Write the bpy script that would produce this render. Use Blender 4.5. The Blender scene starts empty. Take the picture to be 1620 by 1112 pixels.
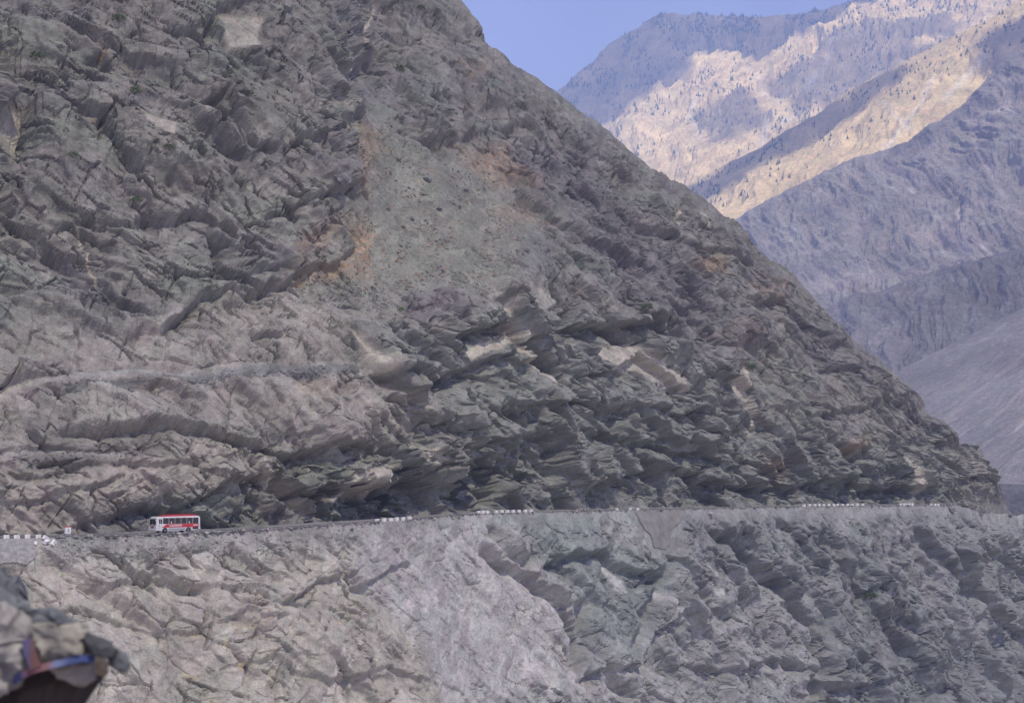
import bpy, bmesh, math, random
import numpy as np
from mathutils import Vector, Matrix, noise as mnoise

rng = np.random.default_rng(7)
random.seed(7)
scene = bpy.context.scene
COL = scene.collection

# ------------------------------------------------------------------ camera
FPX = 2250.0                      # focal length in photograph pixels (1620 wide)
PITCH = math.radians(5.41)
CT, ST = math.cos(PITCH), math.sin(PITCH)
cam_data = bpy.data.cameras.new('camera')
cam = bpy.data.objects.new('camera', cam_data)
COL.objects.link(cam)
cam.location = (0, 0, 0)
cam.rotation_euler = (math.radians(90) + PITCH, 0, 0)
cam_data.sensor_width = 36.0
cam_data.lens = 36.0 * FPX / 1620.0
cam_data.clip_start = 0.1
cam_data.clip_end = 60000
cam_data.dof.use_dof = True
cam_data.dof.focus_distance = 330
cam_data.dof.aperture_fstop = 3.4
scene.camera = cam

# ------------------------------------------------------------------ sky, sun, exposure
SUN_AZ = math.radians(150)        # compass-like angle from +Y towards +X
SUN_EL = math.radians(57)
SDIR = np.array([math.sin(SUN_AZ) * math.cos(SUN_EL), math.cos(SUN_AZ) * math.cos(SUN_EL), math.sin(SUN_EL)])
world = bpy.data.worlds.new('World')
scene.world = world
world.use_nodes = True
wn = world.node_tree
wn.nodes.clear()
sky = wn.nodes.new('ShaderNodeTexSky')
sky.sky_type = 'NISHITA'
sky.sun_disc = False
sky.sun_elevation = SUN_EL
sky.sun_rotation = SUN_AZ      # clockwise from +Y, as SUN_AZ
sky.altitude = 1500
sky.air_density = 1.0
sky.dust_density = 0.6
sky.ozone_density = 2.5
tint = wn.nodes.new('ShaderNodeMix'); tint.data_type = 'RGBA'; tint.blend_type = 'MULTIPLY'
tint.inputs[0].default_value = 1.0
tint.inputs[7].default_value = (1.52, 1.0, 0.96, 1)
bg = wn.nodes.new('ShaderNodeBackground'); bg.inputs[1].default_value = 0.105
wo = wn.nodes.new('ShaderNodeOutputWorld')
wn.links.new(sky.outputs[0], tint.inputs[6])
wn.links.new(tint.outputs[2], bg.inputs[0])
wn.links.new(bg.outputs[0], wo.inputs[0])

sd = bpy.data.lights.new('sun', 'SUN')
sd.energy = 4.8
sd.angle = math.radians(1.2)
sd.color = (1.0, 0.90, 0.70)
sun = bpy.data.objects.new('sun', sd)
COL.objects.link(sun)
sun.rotation_euler = Vector(-SDIR).to_track_quat('-Z', 'Y').to_euler()
sun.location = (-300, -300, 600)

vs = scene.view_settings
vs.view_transform = 'Standard'
vs.look = 'None'
vs.exposure = 0.75
vs.gamma = 1.0
vs.use_curve_mapping = False
scene.cycles.max_bounces = 4
scene.cycles.diffuse_bounces = 3
scene.cycles.volume_bounces = 1
scene.cycles.transparent_max_bounces = 10
scene.cycles.use_denoising = True

# ------------------------------------------------------------------ helpers
def kray(py):
    yc = (556.0 - np.asarray(py, float)) / FPX
    return (ST + yc * CT) / (CT - yc * ST)
def kinv(k):
    yc = (k * CT - ST) / (CT + k * ST)
    return 556.0 - yc * FPX
def at(px, py, D):
    """point on the sight line of a photograph pixel at horizontal distance D"""
    px = np.asarray(px, float); py = np.asarray(py, float)
    yc = (556.0 - py) / FPX; xc = (px - 810.0) / FPX
    s = D / (CT - yc * ST)
    return np.stack(np.broadcast_arrays(xc * s, D * np.ones_like(s), (ST + yc * CT) * s), -1)
def interp(x, pts):
    a = np.array(pts, float)
    return np.interp(x, a[:, 0], a[:, 1])
def smooth(a, b, x):
    t = np.clip((x - a) / (b - a), 0, 1)
    return t * t * (3 - 2 * t)

def hsh(ix, iy, seed):
    U = np.uint32
    h = np.asarray(ix).astype(U) * U(374761393) + np.asarray(iy).astype(U) * U(668265263) + U((seed * 974634777) & 0xFFFFFFFF)
    h = (h ^ (h >> U(13))) * U(1274126177)
    h = (h ^ (h >> U(16))) * U(2246822519)
    h = h ^ (h >> U(15))
    return (h & U(0xFFFFFF)).astype(np.float32) / np.float32(0x1000000)
def gnoise(x, y, seed=0):
    x = np.asarray(x, np.float32); y = np.asarray(y, np.float32)
    ix = np.floor(x); iy = np.floor(y)
    fx = x - ix; fy = y - iy
    ix = ix.astype(np.int32); iy = iy.astype(np.int32)
    def g(dx, dy):
        a = hsh(ix + dx, iy + dy, seed) * np.float32(6.2831853)
        return np.cos(a) * (fx - dx) + np.sin(a) * (fy - dy)
    ux = fx * fx * fx * (fx * (fx * 6 - 15) + 10)
    uy = fy * fy * fy * (fy * (fy * 6 - 15) + 10)
    a = g(0, 0); b = g(1, 0); c = g(0, 1); d = g(1, 1)
    return ((a + (b - a) * ux) * (1 - uy) + (c + (d - c) * ux) * uy) * np.float32(1.4)
def fbm(x, y, octv=4, seed=0, gain=0.5, ridged=False):
    s = np.zeros(np.shape(x), np.float32); a = 1.0; t = 0.0
    for o in range(octv):
        c, n = math.cos(0.6 * o), math.sin(0.6 * o)
        q = gnoise((x * c - y * n) * 2.03 ** o + 17.3 * o, (x * n + y * c) * 2.03 ** o - 9.1 * o, seed + o)
        if ridged: q = 1 - 2 * np.abs(q)
        s += a * q; t += a; a *= gain
    return s / t
def facet(x, y, seed, tilt=0.9, bias=(0, 0), off=1.0):
    """random tilted planes over Voronoi cells of size 1 -> (height, edge distance, cell id)"""
    x = np.asarray(x, np.float32); y = np.asarray(y, np.float32)
    ix = np.floor(x).astype(np.int32); iy = np.floor(y).astype(np.int32)
    f1 = np.full(x.shape, 9.0, np.float32); f2 = f1.copy()
    ht = np.zeros(x.shape, np.float32); cid = np.zeros(x.shape, np.float32)
    for dx in (-1, 0, 1):
        for dy in (-1, 0, 1):
            jx = ix + dx; jy = iy + dy
            ra = hsh(jx, jy, seed); rb = hsh(jx, jy, seed + 31)
            ex = x - (jx + np.float32(0.08) + np.float32(0.84) * ra)
            ey = y - (jy + np.float32(0.08) + np.float32(0.84) * rb)
            d = ex * ex + ey * ey
            m = d < f1
            f2 = np.where(m, f1, np.minimum(f2, d))
            f1 = np.where(m, d, f1)
            rc = hsh(jx, jy, seed + 57); t1 = rb * 7.13; t2 = ra * 5.77
            tx = (t1 - np.floor(t1) - 0.5) * 2 * tilt + bias[0]
            ty = (t2 - np.floor(t2) - 0.5) * 2 * tilt + bias[1]
            ht = np.where(m, (rc - 0.5) * off + tx * ex + ty * ey, ht)
            cid = np.where(m, rc, cid)
    return ht, np.sqrt(f2) - np.sqrt(f1), cid
def crumple(x, y, seed):
    """continuous surface of flat triangles with random corner heights"""
    x = np.asarray(x, np.float32); y = np.asarray(y, np.float32)
    k = (x + y) * np.float32(0.36602540)
    X = x + k; Y = y + k
    ix = np.floor(X).astype(np.int32); iy = np.floor(Y).astype(np.int32)
    fx = X - ix; fy = Y - iy; m = fx > fy
    h0 = hsh(ix, iy, seed); h3 = hsh(ix + 1, iy + 1, seed)
    h1 = hsh(ix + m, iy + ~m, seed)
    hi = np.maximum(fx, fy); lo = np.minimum(fx, fy)
    return h0 * (1 - hi) + h1 * (hi - lo) + h3 * lo - np.float32(0.5)
def seg_sd(px, py, poly):
    """distance to a polyline and signed side (+ = below it in the photograph)"""
    best = np.full(px.shape, 1e9, np.float32); sg = np.zeros(px.shape, np.float32)
    tt = np.zeros(px.shape, np.float32)
    n = len(poly) - 1
    for i in range(n):
        (x0, y0), (x1, y1) = poly[i], poly[i + 1]
        dx, dy = x1 - x0, y1 - y0; L = dx * dx + dy * dy
        t = np.clip(((px - x0) * dx + (py - y0) * dy) / L, 0, 1)
        ex = px - (x0 + t * dx); ey = py - (y0 + t * dy)
        d = np.hypot(ex, ey)
        s = np.sign(dx * (py - y0) - dy * (px - x0))
        m = d < best
        best = np.where(m, d, best); sg = np.where(m, s, sg); tt = np.where(m, (i + t) / n, tt)
    return best, sg, tt
def pmask(px, py, poly, soft):
    """soft polygon mask"""
    P = list(poly) + [poly[0]]
    ins = np.zeros(px.shape, bool); best = np.full(px.shape, 1e9, np.float32)
    for i in range(len(poly)):
        (x0, y0), (x1, y1) = P[i], P[i + 1]
        if y0 != y1:
            c = ((y0 > py) != (y1 > py)) & (px < (x1 - x0) * (py - y0) / (y1 - y0) + x0)
            ins ^= c
        dx, dy = x1 - x0, y1 - y0; L = dx * dx + dy * dy
        t = np.clip(((px - x0) * dx + (py - y0) * dy) / L, 0, 1)
        best = np.minimum(best, np.hypot(px - x0 - t * dx, py - y0 - t * dy))
    sd_ = np.where(ins, best, -best)
    return smooth(-soft, soft, sd_).astype(np.float32)

def tag(o, label=None, cat=None, group=None, kind=None):
    if label: o['label'] = label
    if cat: o['category'] = cat
    if group: o['group'] = group
    if kind: o['kind'] = kind
    return o
def empty(name, loc, rz=0.0):
    o = bpy.data.objects.new(name, None); COL.objects.link(o)
    o.location = loc; o.rotation_euler = (0, 0, rz); o.empty_display_size = 0.3
    return o
def link(name, me, parent=None):
    o = bpy.data.objects.new(name, me); COL.objects.link(o)
    if parent is not None: o.parent = parent
    return o
def grid_mesh(name, P, mat, color=None, rough=None, flip=False, keep=None):
    """P: (rows, cols, 3) -> one mesh object"""
    R, C_, _ = P.shape
    me = bpy.data.meshes.new(name)
    idx = np.arange(R * C_, dtype=np.int32).reshape(R, C_)
    q = np.stack([idx[:-1, :-1], idx[:-1, 1:], idx[1:, 1:], idx[1:, :-1]], -1)
    if flip: q = q[..., ::-1]
    q = q.reshape(-1, 4)
    if keep is not None: q = q[keep[:-1, :-1].ravel()]
    nf = len(q)
    me.vertices.add(R * C_); me.vertices.foreach_set('co', P.astype(np.float32).ravel())
    me.loops.add(nf * 4); me.loops.foreach_set('vertex_index', np.ascontiguousarray(q).ravel())
    me.polygons.add(nf); me.polygons.foreach_set('loop_start', np.arange(0, nf * 4, 4, dtype=np.int32))
    me.update(calc_edges=True)
    me.polygons.foreach_set('use_smooth', np.zeros(nf, bool))
    if color is not None:
        a = me.color_attributes.new('rock', 'FLOAT_COLOR', 'POINT')
        c4 = np.ones((R * C_, 4), np.float32); c4[:, :3] = color.reshape(-1, 3)
        if rough is not None: c4[:, 3] = rough.ravel()
        a.data.foreach_set('color', c4.ravel())
    me.materials.append(mat)
    return link(name, me)

# ------------------------------------------------------------------ materials
def new_mat(name):
    m = bpy.data.materials.new(name); m.use_nodes = True
    nt = m.node_tree; nt.nodes.clear()
    out = nt.nodes.new('ShaderNodeOutputMaterial')
    return m, nt, out
def N(nt, t, **kw):
    n = nt.nodes.new(t)
    for k, v in kw.items():
        if k.startswith('i'):
            n.inputs[int(k[1:])].default_value = v
        else: setattr(n, k, v)
    return n
def ramp(nt, src, stops):
    r = nt.nodes.new('ShaderNodeValToRGB')
    e = r.color_ramp.elements
    while len(e) > len(stops): e.remove(e[-1])
    while len(e) < len(stops): e.new(0.5)
    for k, (p, c) in zip(e, stops):
        k.position = p; k.color = (c, c, c, 1) if not isinstance(c, tuple) else (*c, 1)
    nt.links.new(src, r.inputs[0])
    return r.outputs[0]
def mixc(nt, mode, fac, a, b):
    m = nt.nodes.new('ShaderNodeMix'); m.data_type = 'RGBA'; m.blend_type = mode
    for s, v in ((0, fac), (6, a), (7, b)):
        if hasattr(v, 'is_linked'): nt.links.new(v, m.inputs[s])
        elif isinstance(v, tuple): m.inputs[s].default_value = (*v, 1)
        else: m.inputs[s].default_value = v
    return m.outputs[2]
def rock_material(name, scale=1.0, bump=0.5, var=0.35, speck=0.3, bdist=0.3):
    m, nt, out = new_mat(name)
    L = nt.links.new
    att = N(nt, 'ShaderNodeAttribute', attribute_name='rock')
    geo = N(nt, 'ShaderNodeNewGeometry')
    mp = N(nt, 'ShaderNodeVectorMath', operation='SCALE'); mp.inputs[3].default_value = 1.0 / scale
    L(geo.outputs['Position'], mp.inputs[0])
    pos = mp.outputs[0]
    def noise(sc, det=5, rough=0.6, dist=0.0):
        n = N(nt, 'ShaderNodeTexNoise'); n.inputs['Scale'].default_value = sc
        n.inputs['Detail'].default_value = det; n.inputs['Roughness'].default_value = rough
        n.inputs['Distortion'].default_value = dist
        L(pos, n.inputs['Vector']); return n
    n1 = noise(0.09, 4, 0.62, 0.4); n2 = noise(0.9, 3, 0.65); n3 = noise(3.2, 2, 0.7)
    v1 = ramp(nt, n1.outputs[0], [(0.3, 1 - var), (0.7, 1 + var)])
    v2 = ramp(nt, n2.outputs[0], [(0.3, 1 - var * 0.9), (0.7, 1 + var * 0.9)])
    c = mixc(nt, 'MULTIPLY', 1.0, att.outputs['Color'], v1)
    c = mixc(nt, 'MULTIPLY', 1.0, c, v2)
    v3 = ramp(nt, n3.outputs[0], [(0.35, 1 - speck), (0.65, 1 + speck)])
    c = mixc(nt, 'MULTIPLY', 1.0, c, v3)
    # slight hue drift between greenish and purplish rock
    nh = noise(0.22, 2, 0.6)
    hue = ramp(nt, nh.outputs[0], [(0.35, (1.03, 0.98, 1.01)), (0.65, (0.98, 1.01, 0.99))])
    c = mixc(nt, 'MULTIPLY', 1.0, c, hue)
    b = N(nt, 'ShaderNodeBsdfPrincipled'); b.inputs['Roughness'].default_value = 0.9
    b.inputs['Specular IOR Level'].default_value = 0.2
    L(c, b.inputs['Base Color'])
    bp = N(nt, 'ShaderNodeBump'); bp.inputs['Strength'].default_value = bump; bp.inputs['Distance'].default_value = bdist * scale
    mp2 = N(nt, 'ShaderNodeMapping'); mp2.inputs['Rotation'].default_value = (0.3, 0.75, 0.4); mp2.inputs['Scale'].default_value = (0.55, 1.0, 1.5)
    L(pos, mp2.inputs[0])
    vo = N(nt, 'ShaderNodeTexVoronoi'); vo.inputs['Scale'].default_value = 1.3; L(mp2.outputs[0], vo.inputs['Vector'])
    vo.inputs['Detail'].default_value = 0.0
    mx = N(nt, 'ShaderNodeMath', operation='ADD'); L(n2.outputs[0], mx.inputs[0]); L(n3.outputs[0], mx.inputs[1])
    mx2 = N(nt, 'ShaderNodeMath', operation='SUBTRACT'); L(mx.outputs[0], mx2.inputs[0]); L(vo.outputs['Distance'], mx2.inputs[1])
    L(mx2.outputs[0], bp.inputs['Height']); L(bp.outputs[0], b.inputs['Normal'])
    L(b.outputs[0], out.inputs[0])
    return m
def plain(name, col, rough=0.6, metal=0.0, var=0.0, scale=8.0, bump=0.0, spec=0.5):
    m, nt, out = new_mat(name)
    b = N(nt, 'ShaderNodeBsdfPrincipled')
    b.inputs['Roughness'].default_value = rough; b.inputs['Metallic'].default_value = metal
    b.inputs['Specular IOR Level'].default_value = spec
    b.inputs['Base Color'].default_value = (*col, 1)
    tc = N(nt, 'ShaderNodeTexCoord'); n = N(nt, 'ShaderNodeTexNoise')
    n.inputs['Scale'].default_value = scale; n.inputs['Detail'].default_value = 5
    nt.links.new(tc.outputs['Object'], n.inputs['Vector'])
    if var > 0:
        v = ramp(nt, n.outputs[0], [(0.3, 1 - var), (0.7, 1 + var)])
        nt.links.new(mixc(nt, 'MULTIPLY', 1.0, col, v), b.inputs['Base Color'])
    if bump > 0:
        bp = N(nt, 'ShaderNodeBump'); bp.inputs['Strength'].default_value = bump; bp.inputs['Distance'].default_value = 0.05
        nt.links.new(n.outputs[0], bp.inputs['Height']); nt.links.new(bp.outputs[0], b.inputs['Normal'])
    nt.links.new(b.outputs[0], out.inputs[0])
    return m
M_ROCK = rock_material('rock', 1.0, 0.4, 0.16, 0.16, 0.2)
M_FAR = rock_material('far_rock', 12.0, 0.4, 0.22, 0.15)
M_SCREE = rock_material('scree', 5.0, 0.35, 0.15, 0.15)

# ------------------------------------------------------------------ the road line (photograph column -> distance, height)
ROAD_D = [(-400, 170), (-200, 189), (0, 208), (275, 226), (400, 238), (500, 252), (620, 276), (750, 305), (900, 340), (1000, 365),
          (1150, 402), (1300, 442), (1450, 482), (1520, 505), (1560, 535), (1620, 600), (1700, 680), (2000, 900)]
ROAD_Y = [(-400, 852), (-200, 852), (0, 852), (60, 851), (200, 847), (275, 844), (330, 842), (420, 837.5), (500, 832), (600, 825.5), (650, 822), (700, 817),
          (750, 813), (840, 810.5), (900, 809), (1000, 807), (1150, 803.5), (1300, 801), (1450, 799.5), (1500, 800)]
def road_outer(px):
    D = interp(px, ROAD_D); y = interp(np.minimum(px, 1490), ROAD_Y)
    z = D * kray(y)
    return D, z
def road_depth(px):
    return np.clip(8.5 / np.maximum(0.72 - 0.69 * (np.asarray(px, float) - 810) / FPX, 0.45), 8, 17)

# ------------------------------------------------------------------ large relief: strokes in photograph coordinates
# ledges: (points, height m, px reach above, px reach below, undercut m)
LEDGES = [
    ([(60, 700), (130, 682), (200, 690), (270, 686), (330, 690), (400, 705), (480, 712), (560, 700), (640, 716)], 2.2, 60, 26, 3.0),
    ([(90, 842), (150, 822), (215, 802), (300, 798), (350, 770), (400, 752), (450, 748), (480, 772), (520, 765), (600, 772), (680, 742), (760, 700), (830, 690), (905, 668)], 2.0, 50, 34, 2.6),
    ([(390, 722), (470, 770), (512, 812)], 0.8, 16, 14, 1.6),
    ([(560, 600), (620, 590), (690, 600), (760, 572), (800, 560), (820, 575), (870, 560)], 2.2, 50, 30, 3.0),
    ([(545, 520), (575, 580), (615, 605), (655, 645)], 1.6, 26, 16, 1.6),
    ([(690, 540), (760, 520), (815, 505), (830, 545), (880, 508), (903, 482)], 2.4, 40, 30, 4.2),
    ([(890, 520), (940, 512), (1000, 515), (1030, 500), (1070, 540)], 2.8, 34, 34, 5.2),
    ([(900, 600), (960, 590), (1010, 560), (1040, 590), (1085, 620), (1120, 640)], 1.8, 40, 22, 2.6),
    ([(780, 640), (850, 640), (905, 632), (950, 650), (1000, 640), (1060, 660), (1110, 645), (1200, 700)], 1.8, 34, 26, 2.4),
    ([(905, 668), (960, 690), (1030, 700), (1080, 720), (1130, 700), (1200, 735), (1240, 760)], 1.8, 34, 26, 2.4),
    ([(900, 780), (960, 765), (1020, 742), (1080, 738), (1110, 758), (1180, 770), (1260, 770), (1330, 755), (1390, 772), (1440, 770), (1500, 775)], 1.6, 26, 26, 3.0),
    ([(1150, 578), (1185, 630), (1200, 690)], 2.0, 14, 14, 2.6),
    ([(190, 535), (250, 528), (330, 470), (380, 462), (440, 455), (500, 425)], 2.4, 46, 20, 2.4),
    ([(60, 170), (110, 165), (160, 185), (190, 235), (240, 275), (180, 275)], 2.6, 50, 22, 2.6),
    ([(300, 165), (350, 170), (390, 230), (440, 240)], 2.2, 40, 20, 2.6),
    ([(130, 90), (165, 85), (175, 105)], 2.0, 40, 16, 3.0),
    ([(250, 40), (290, 45), (320, 60), (345, 10), (410, 5)], 2.2, 40, 18, 2.4),
    ([(235, 430), (290, 445), (340, 430), (330, 370), (385, 420)], 2.0, 46, 20, 2.0),
    ([(100, 330), (190, 350), (240, 330), (330, 340), (400, 360)], 2.0, 50, 20, 2.0),
    ([(410, 345), (460, 330), (530, 300), (575, 290)], 2.0, 44, 18, 2.0),
    ([(380, 440), (450, 435), (540, 410), (580, 375)], 1.8, 44, 16, 2.0),
    ([(440, 240), (500, 215), (550, 200)], 1.6, 40, 16, 1.8),
    ([(640, 215), (700, 232), (760, 215), (830, 200), (880, 240)], 2.2, 44, 20, 2.6),
    ([(800, 300), (860, 330), (920, 380), (980, 400), (1050, 430)], 2.0, 50, 22, 2.0),
    ([(930, 240), (1000, 262), (1060, 300), (1110, 340)], 1.8, 36, 18, 2.0),
    ([(1000, 345), (1090, 395), (1160, 405), (1210, 425)], 2.2, 40, 20, 2.4),
    ([(1040, 470), (1100, 490), (1140, 540), (1170, 550)], 2.2, 50, 20, 2.2),
    ([(1170, 470), (1230, 480), (1290, 520), (1350, 560)], 2.0, 40, 18, 2.2),
    ([(1290, 590), (1340, 580), (1400, 620), (1460, 660), (1510, 690)], 2.2, 36, 18, 2.6),
    ([(1200, 640), (1290, 660), (1380, 640), (1450, 700)], 1.6, 40, 18, 1.6),
    ([(0, 480), (80, 500), (150, 520), (200, 540)], 1.6, 40, 16, 1.6),
    ([(20, 385), (100, 400), (180, 470), (240, 500)], 1.6, 40, 16, 1.6),
    ([(1480, 695), (1530, 702), (1567, 712)], 2.0, 20, 16, 2.2),
    ([(1500, 760), (1560, 750), (1590, 780)], 1.6, 20, 16, 1.8),
    ([(700, 770), (760, 730), (800, 712), (840, 700)], 1.0, 20, 24, 2.0),
    ([(0, 745), (60, 760), (150, 735), (250, 742), (330, 728)], 1.0, 30, 16, 1.0),
    ([(0, 800), (70, 790), (140, 770), (200, 755)], 1.0, 30, 16, 1.2),
]
# grooves: (points, depth m, half width px)
GROOVES = [
    ([(0, 60), (40, 140), (30, 240)], 5.0, 26),
    ([(195, 60), (215, 110)], 2.0, 10), ([(330, 165), (350, 200)], 3.0, 10),
    ([(795, 478), (820, 530), (870, 585), (905, 632)], 3.0, 9),
    ([(1085, 450), (1150, 540), (1190, 600), (1200, 690)], 2.0, 10),
    ([(545, 150), (600, 90), (660, 40)], 3.0, 14),
    ([(760, 680), (770, 730), (750, 790)], 3.5, 26),
    ([(240, 330), (290, 400), (340, 460)], 2.0, 12),
    ([(430, 120), (500, 200), (560, 190)], 2.0, 14),
    ([(1205, 560), (1215, 640), (1200, 700)], 2.0, 12),
    ([(1480, 700), (1500, 760), (1530, 810)], 2.5, 9),
]
SCREE_POLY = [(548, 178), (600, 186), (650, 232), (760, 250), (810, 310), (880, 330), (840, 400), (800, 440), (760, 470), (690, 440), (640, 480), (560, 470), (480, 470), (470, 440), (560, 420), (585, 380), (575, 330), (590, 280), (570, 230)]
RUST = [
    ([(560, 200), (590, 215), (585, 300), (560, 290)], 0.7), ([(470, 380), (560, 330), (545, 370), (470, 440)], 0.45),
    ([(575, 340), (605, 350), (595, 430), (540, 440), (480, 460), (500, 430), (570, 410)], 0.85),
    ([(720, 105), (770, 115), (740, 140)], 0.6), ([(720, 235), (800, 245), (830, 300), (770, 290)], 0.6),
    ([(1090, 408), (1150, 415), (1130, 432), (1100, 425)], 0.95), ([(1195, 425), (1245, 432), (1230, 442)], 0.9),
    ([(1190, 455), (1225, 458), (1240, 475), (1200, 468)], 0.7), ([(1320, 700), (1370, 682), (1380, 690), (1330, 712)], 0.8),
    ([(1220, 730), (1255, 735), (1250, 760), (1230, 758)], 0.7), ([(1130, 500), (1175, 520), (1165, 545)], 0.35),
    ([(470, 595), (560, 605), (540, 620), (480, 610)], 0.6), ([(760, 330), (820, 320), (870, 365), (800, 370)], 0.35),
    ([(200, 610), (290, 600), (280, 612), (210, 622)], 0.3),
]

SLABS = (([(400, 722), (420, 728), (480, 775), (512, 812), (505, 815), (460, 780)], 0.9),
         ([(545, 515), (565, 535), (600, 600), (655, 645), (630, 640), (580, 590)], 0.8),
         ([(800, 470), (812, 500), (870, 580), (905, 630), (880, 622), (830, 560), (795, 500)], 0.75),
         ([(1150, 580), (1170, 585), (1200, 680), (1190, 690), (1165, 640)], 0.9),
         ([(930, 545), (1000, 545), (1080, 600), (1090, 625), (1000, 590), (930, 570)], 0.7),
         ([(735, 555), (800, 530), (800, 545), (740, 575)], 0.8), ([(640, 700), (700, 740), (690, 750), (640, 720)], 0.7),
         ([(830, 455), (890, 475), (850, 500), (835, 490)], 0.35), ([(345, 20), (420, 25), (405, 80), (360, 80)], 0.6),
         ([(220, 185), (280, 200), (270, 225), (230, 205)], 0.6), ([(1430, 720), (1445, 725), (1470, 775), (1455, 778)], 0.8),
         ([(0, 150), (40, 170), (30, 210), (0, 220)], 0.7), ([(560, 745), (620, 740), (610, 775), (540, 790)], 0.6))
def base_slope(px, py, ysil):
    """slope angle in degrees over the photograph"""
    yb = interp(px, ROAD_Y)
    cliff_top = interp(px, [(-300, 700), (0, 705), (200, 690), (420, 690), (540, 600), (600, 510), (800, 480), (1000, 490), (1150, 560), (1220, 690), (1400, 720), (1480, 660), (1600, 660)])
    a = 46 + (70 - 46) * smooth(-25, 25, py - cliff_top)
    # gravel ledges at the left
    l1 = interp(px, [(0, 632), (100, 612), (260, 600), (400, 588), (560, 578), (600, 575)])
    a = np.where(px < 580, a - 30 * np.exp(-((py - l1) / 4.0) ** 2), a)
    l2 = interp(px, [(0, 722), (100, 722), (180, 730)])
    a = np.where(px < 200, a - 28 * np.exp(-((py - l2) / 4.0) ** 2), a)
    # the flat shelf above the cut on the left
    a += 12 * smooth(-40, 40, 470 - py) * smooth(40, -60, px - 560) * smooth(-150, 150, py)
    a -= 7 * pmask(px, py, SCREE_POLY, 30)
    # rounding towards the crest
    h = np.clip((py - ysil) / 70.0, 0, 1)
    lim = 24 + (a - 24) * h ** 0.6
    lim = np.where((px > 1440), a - 6, lim)
    return np.clip(lim, 21, 82)

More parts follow.
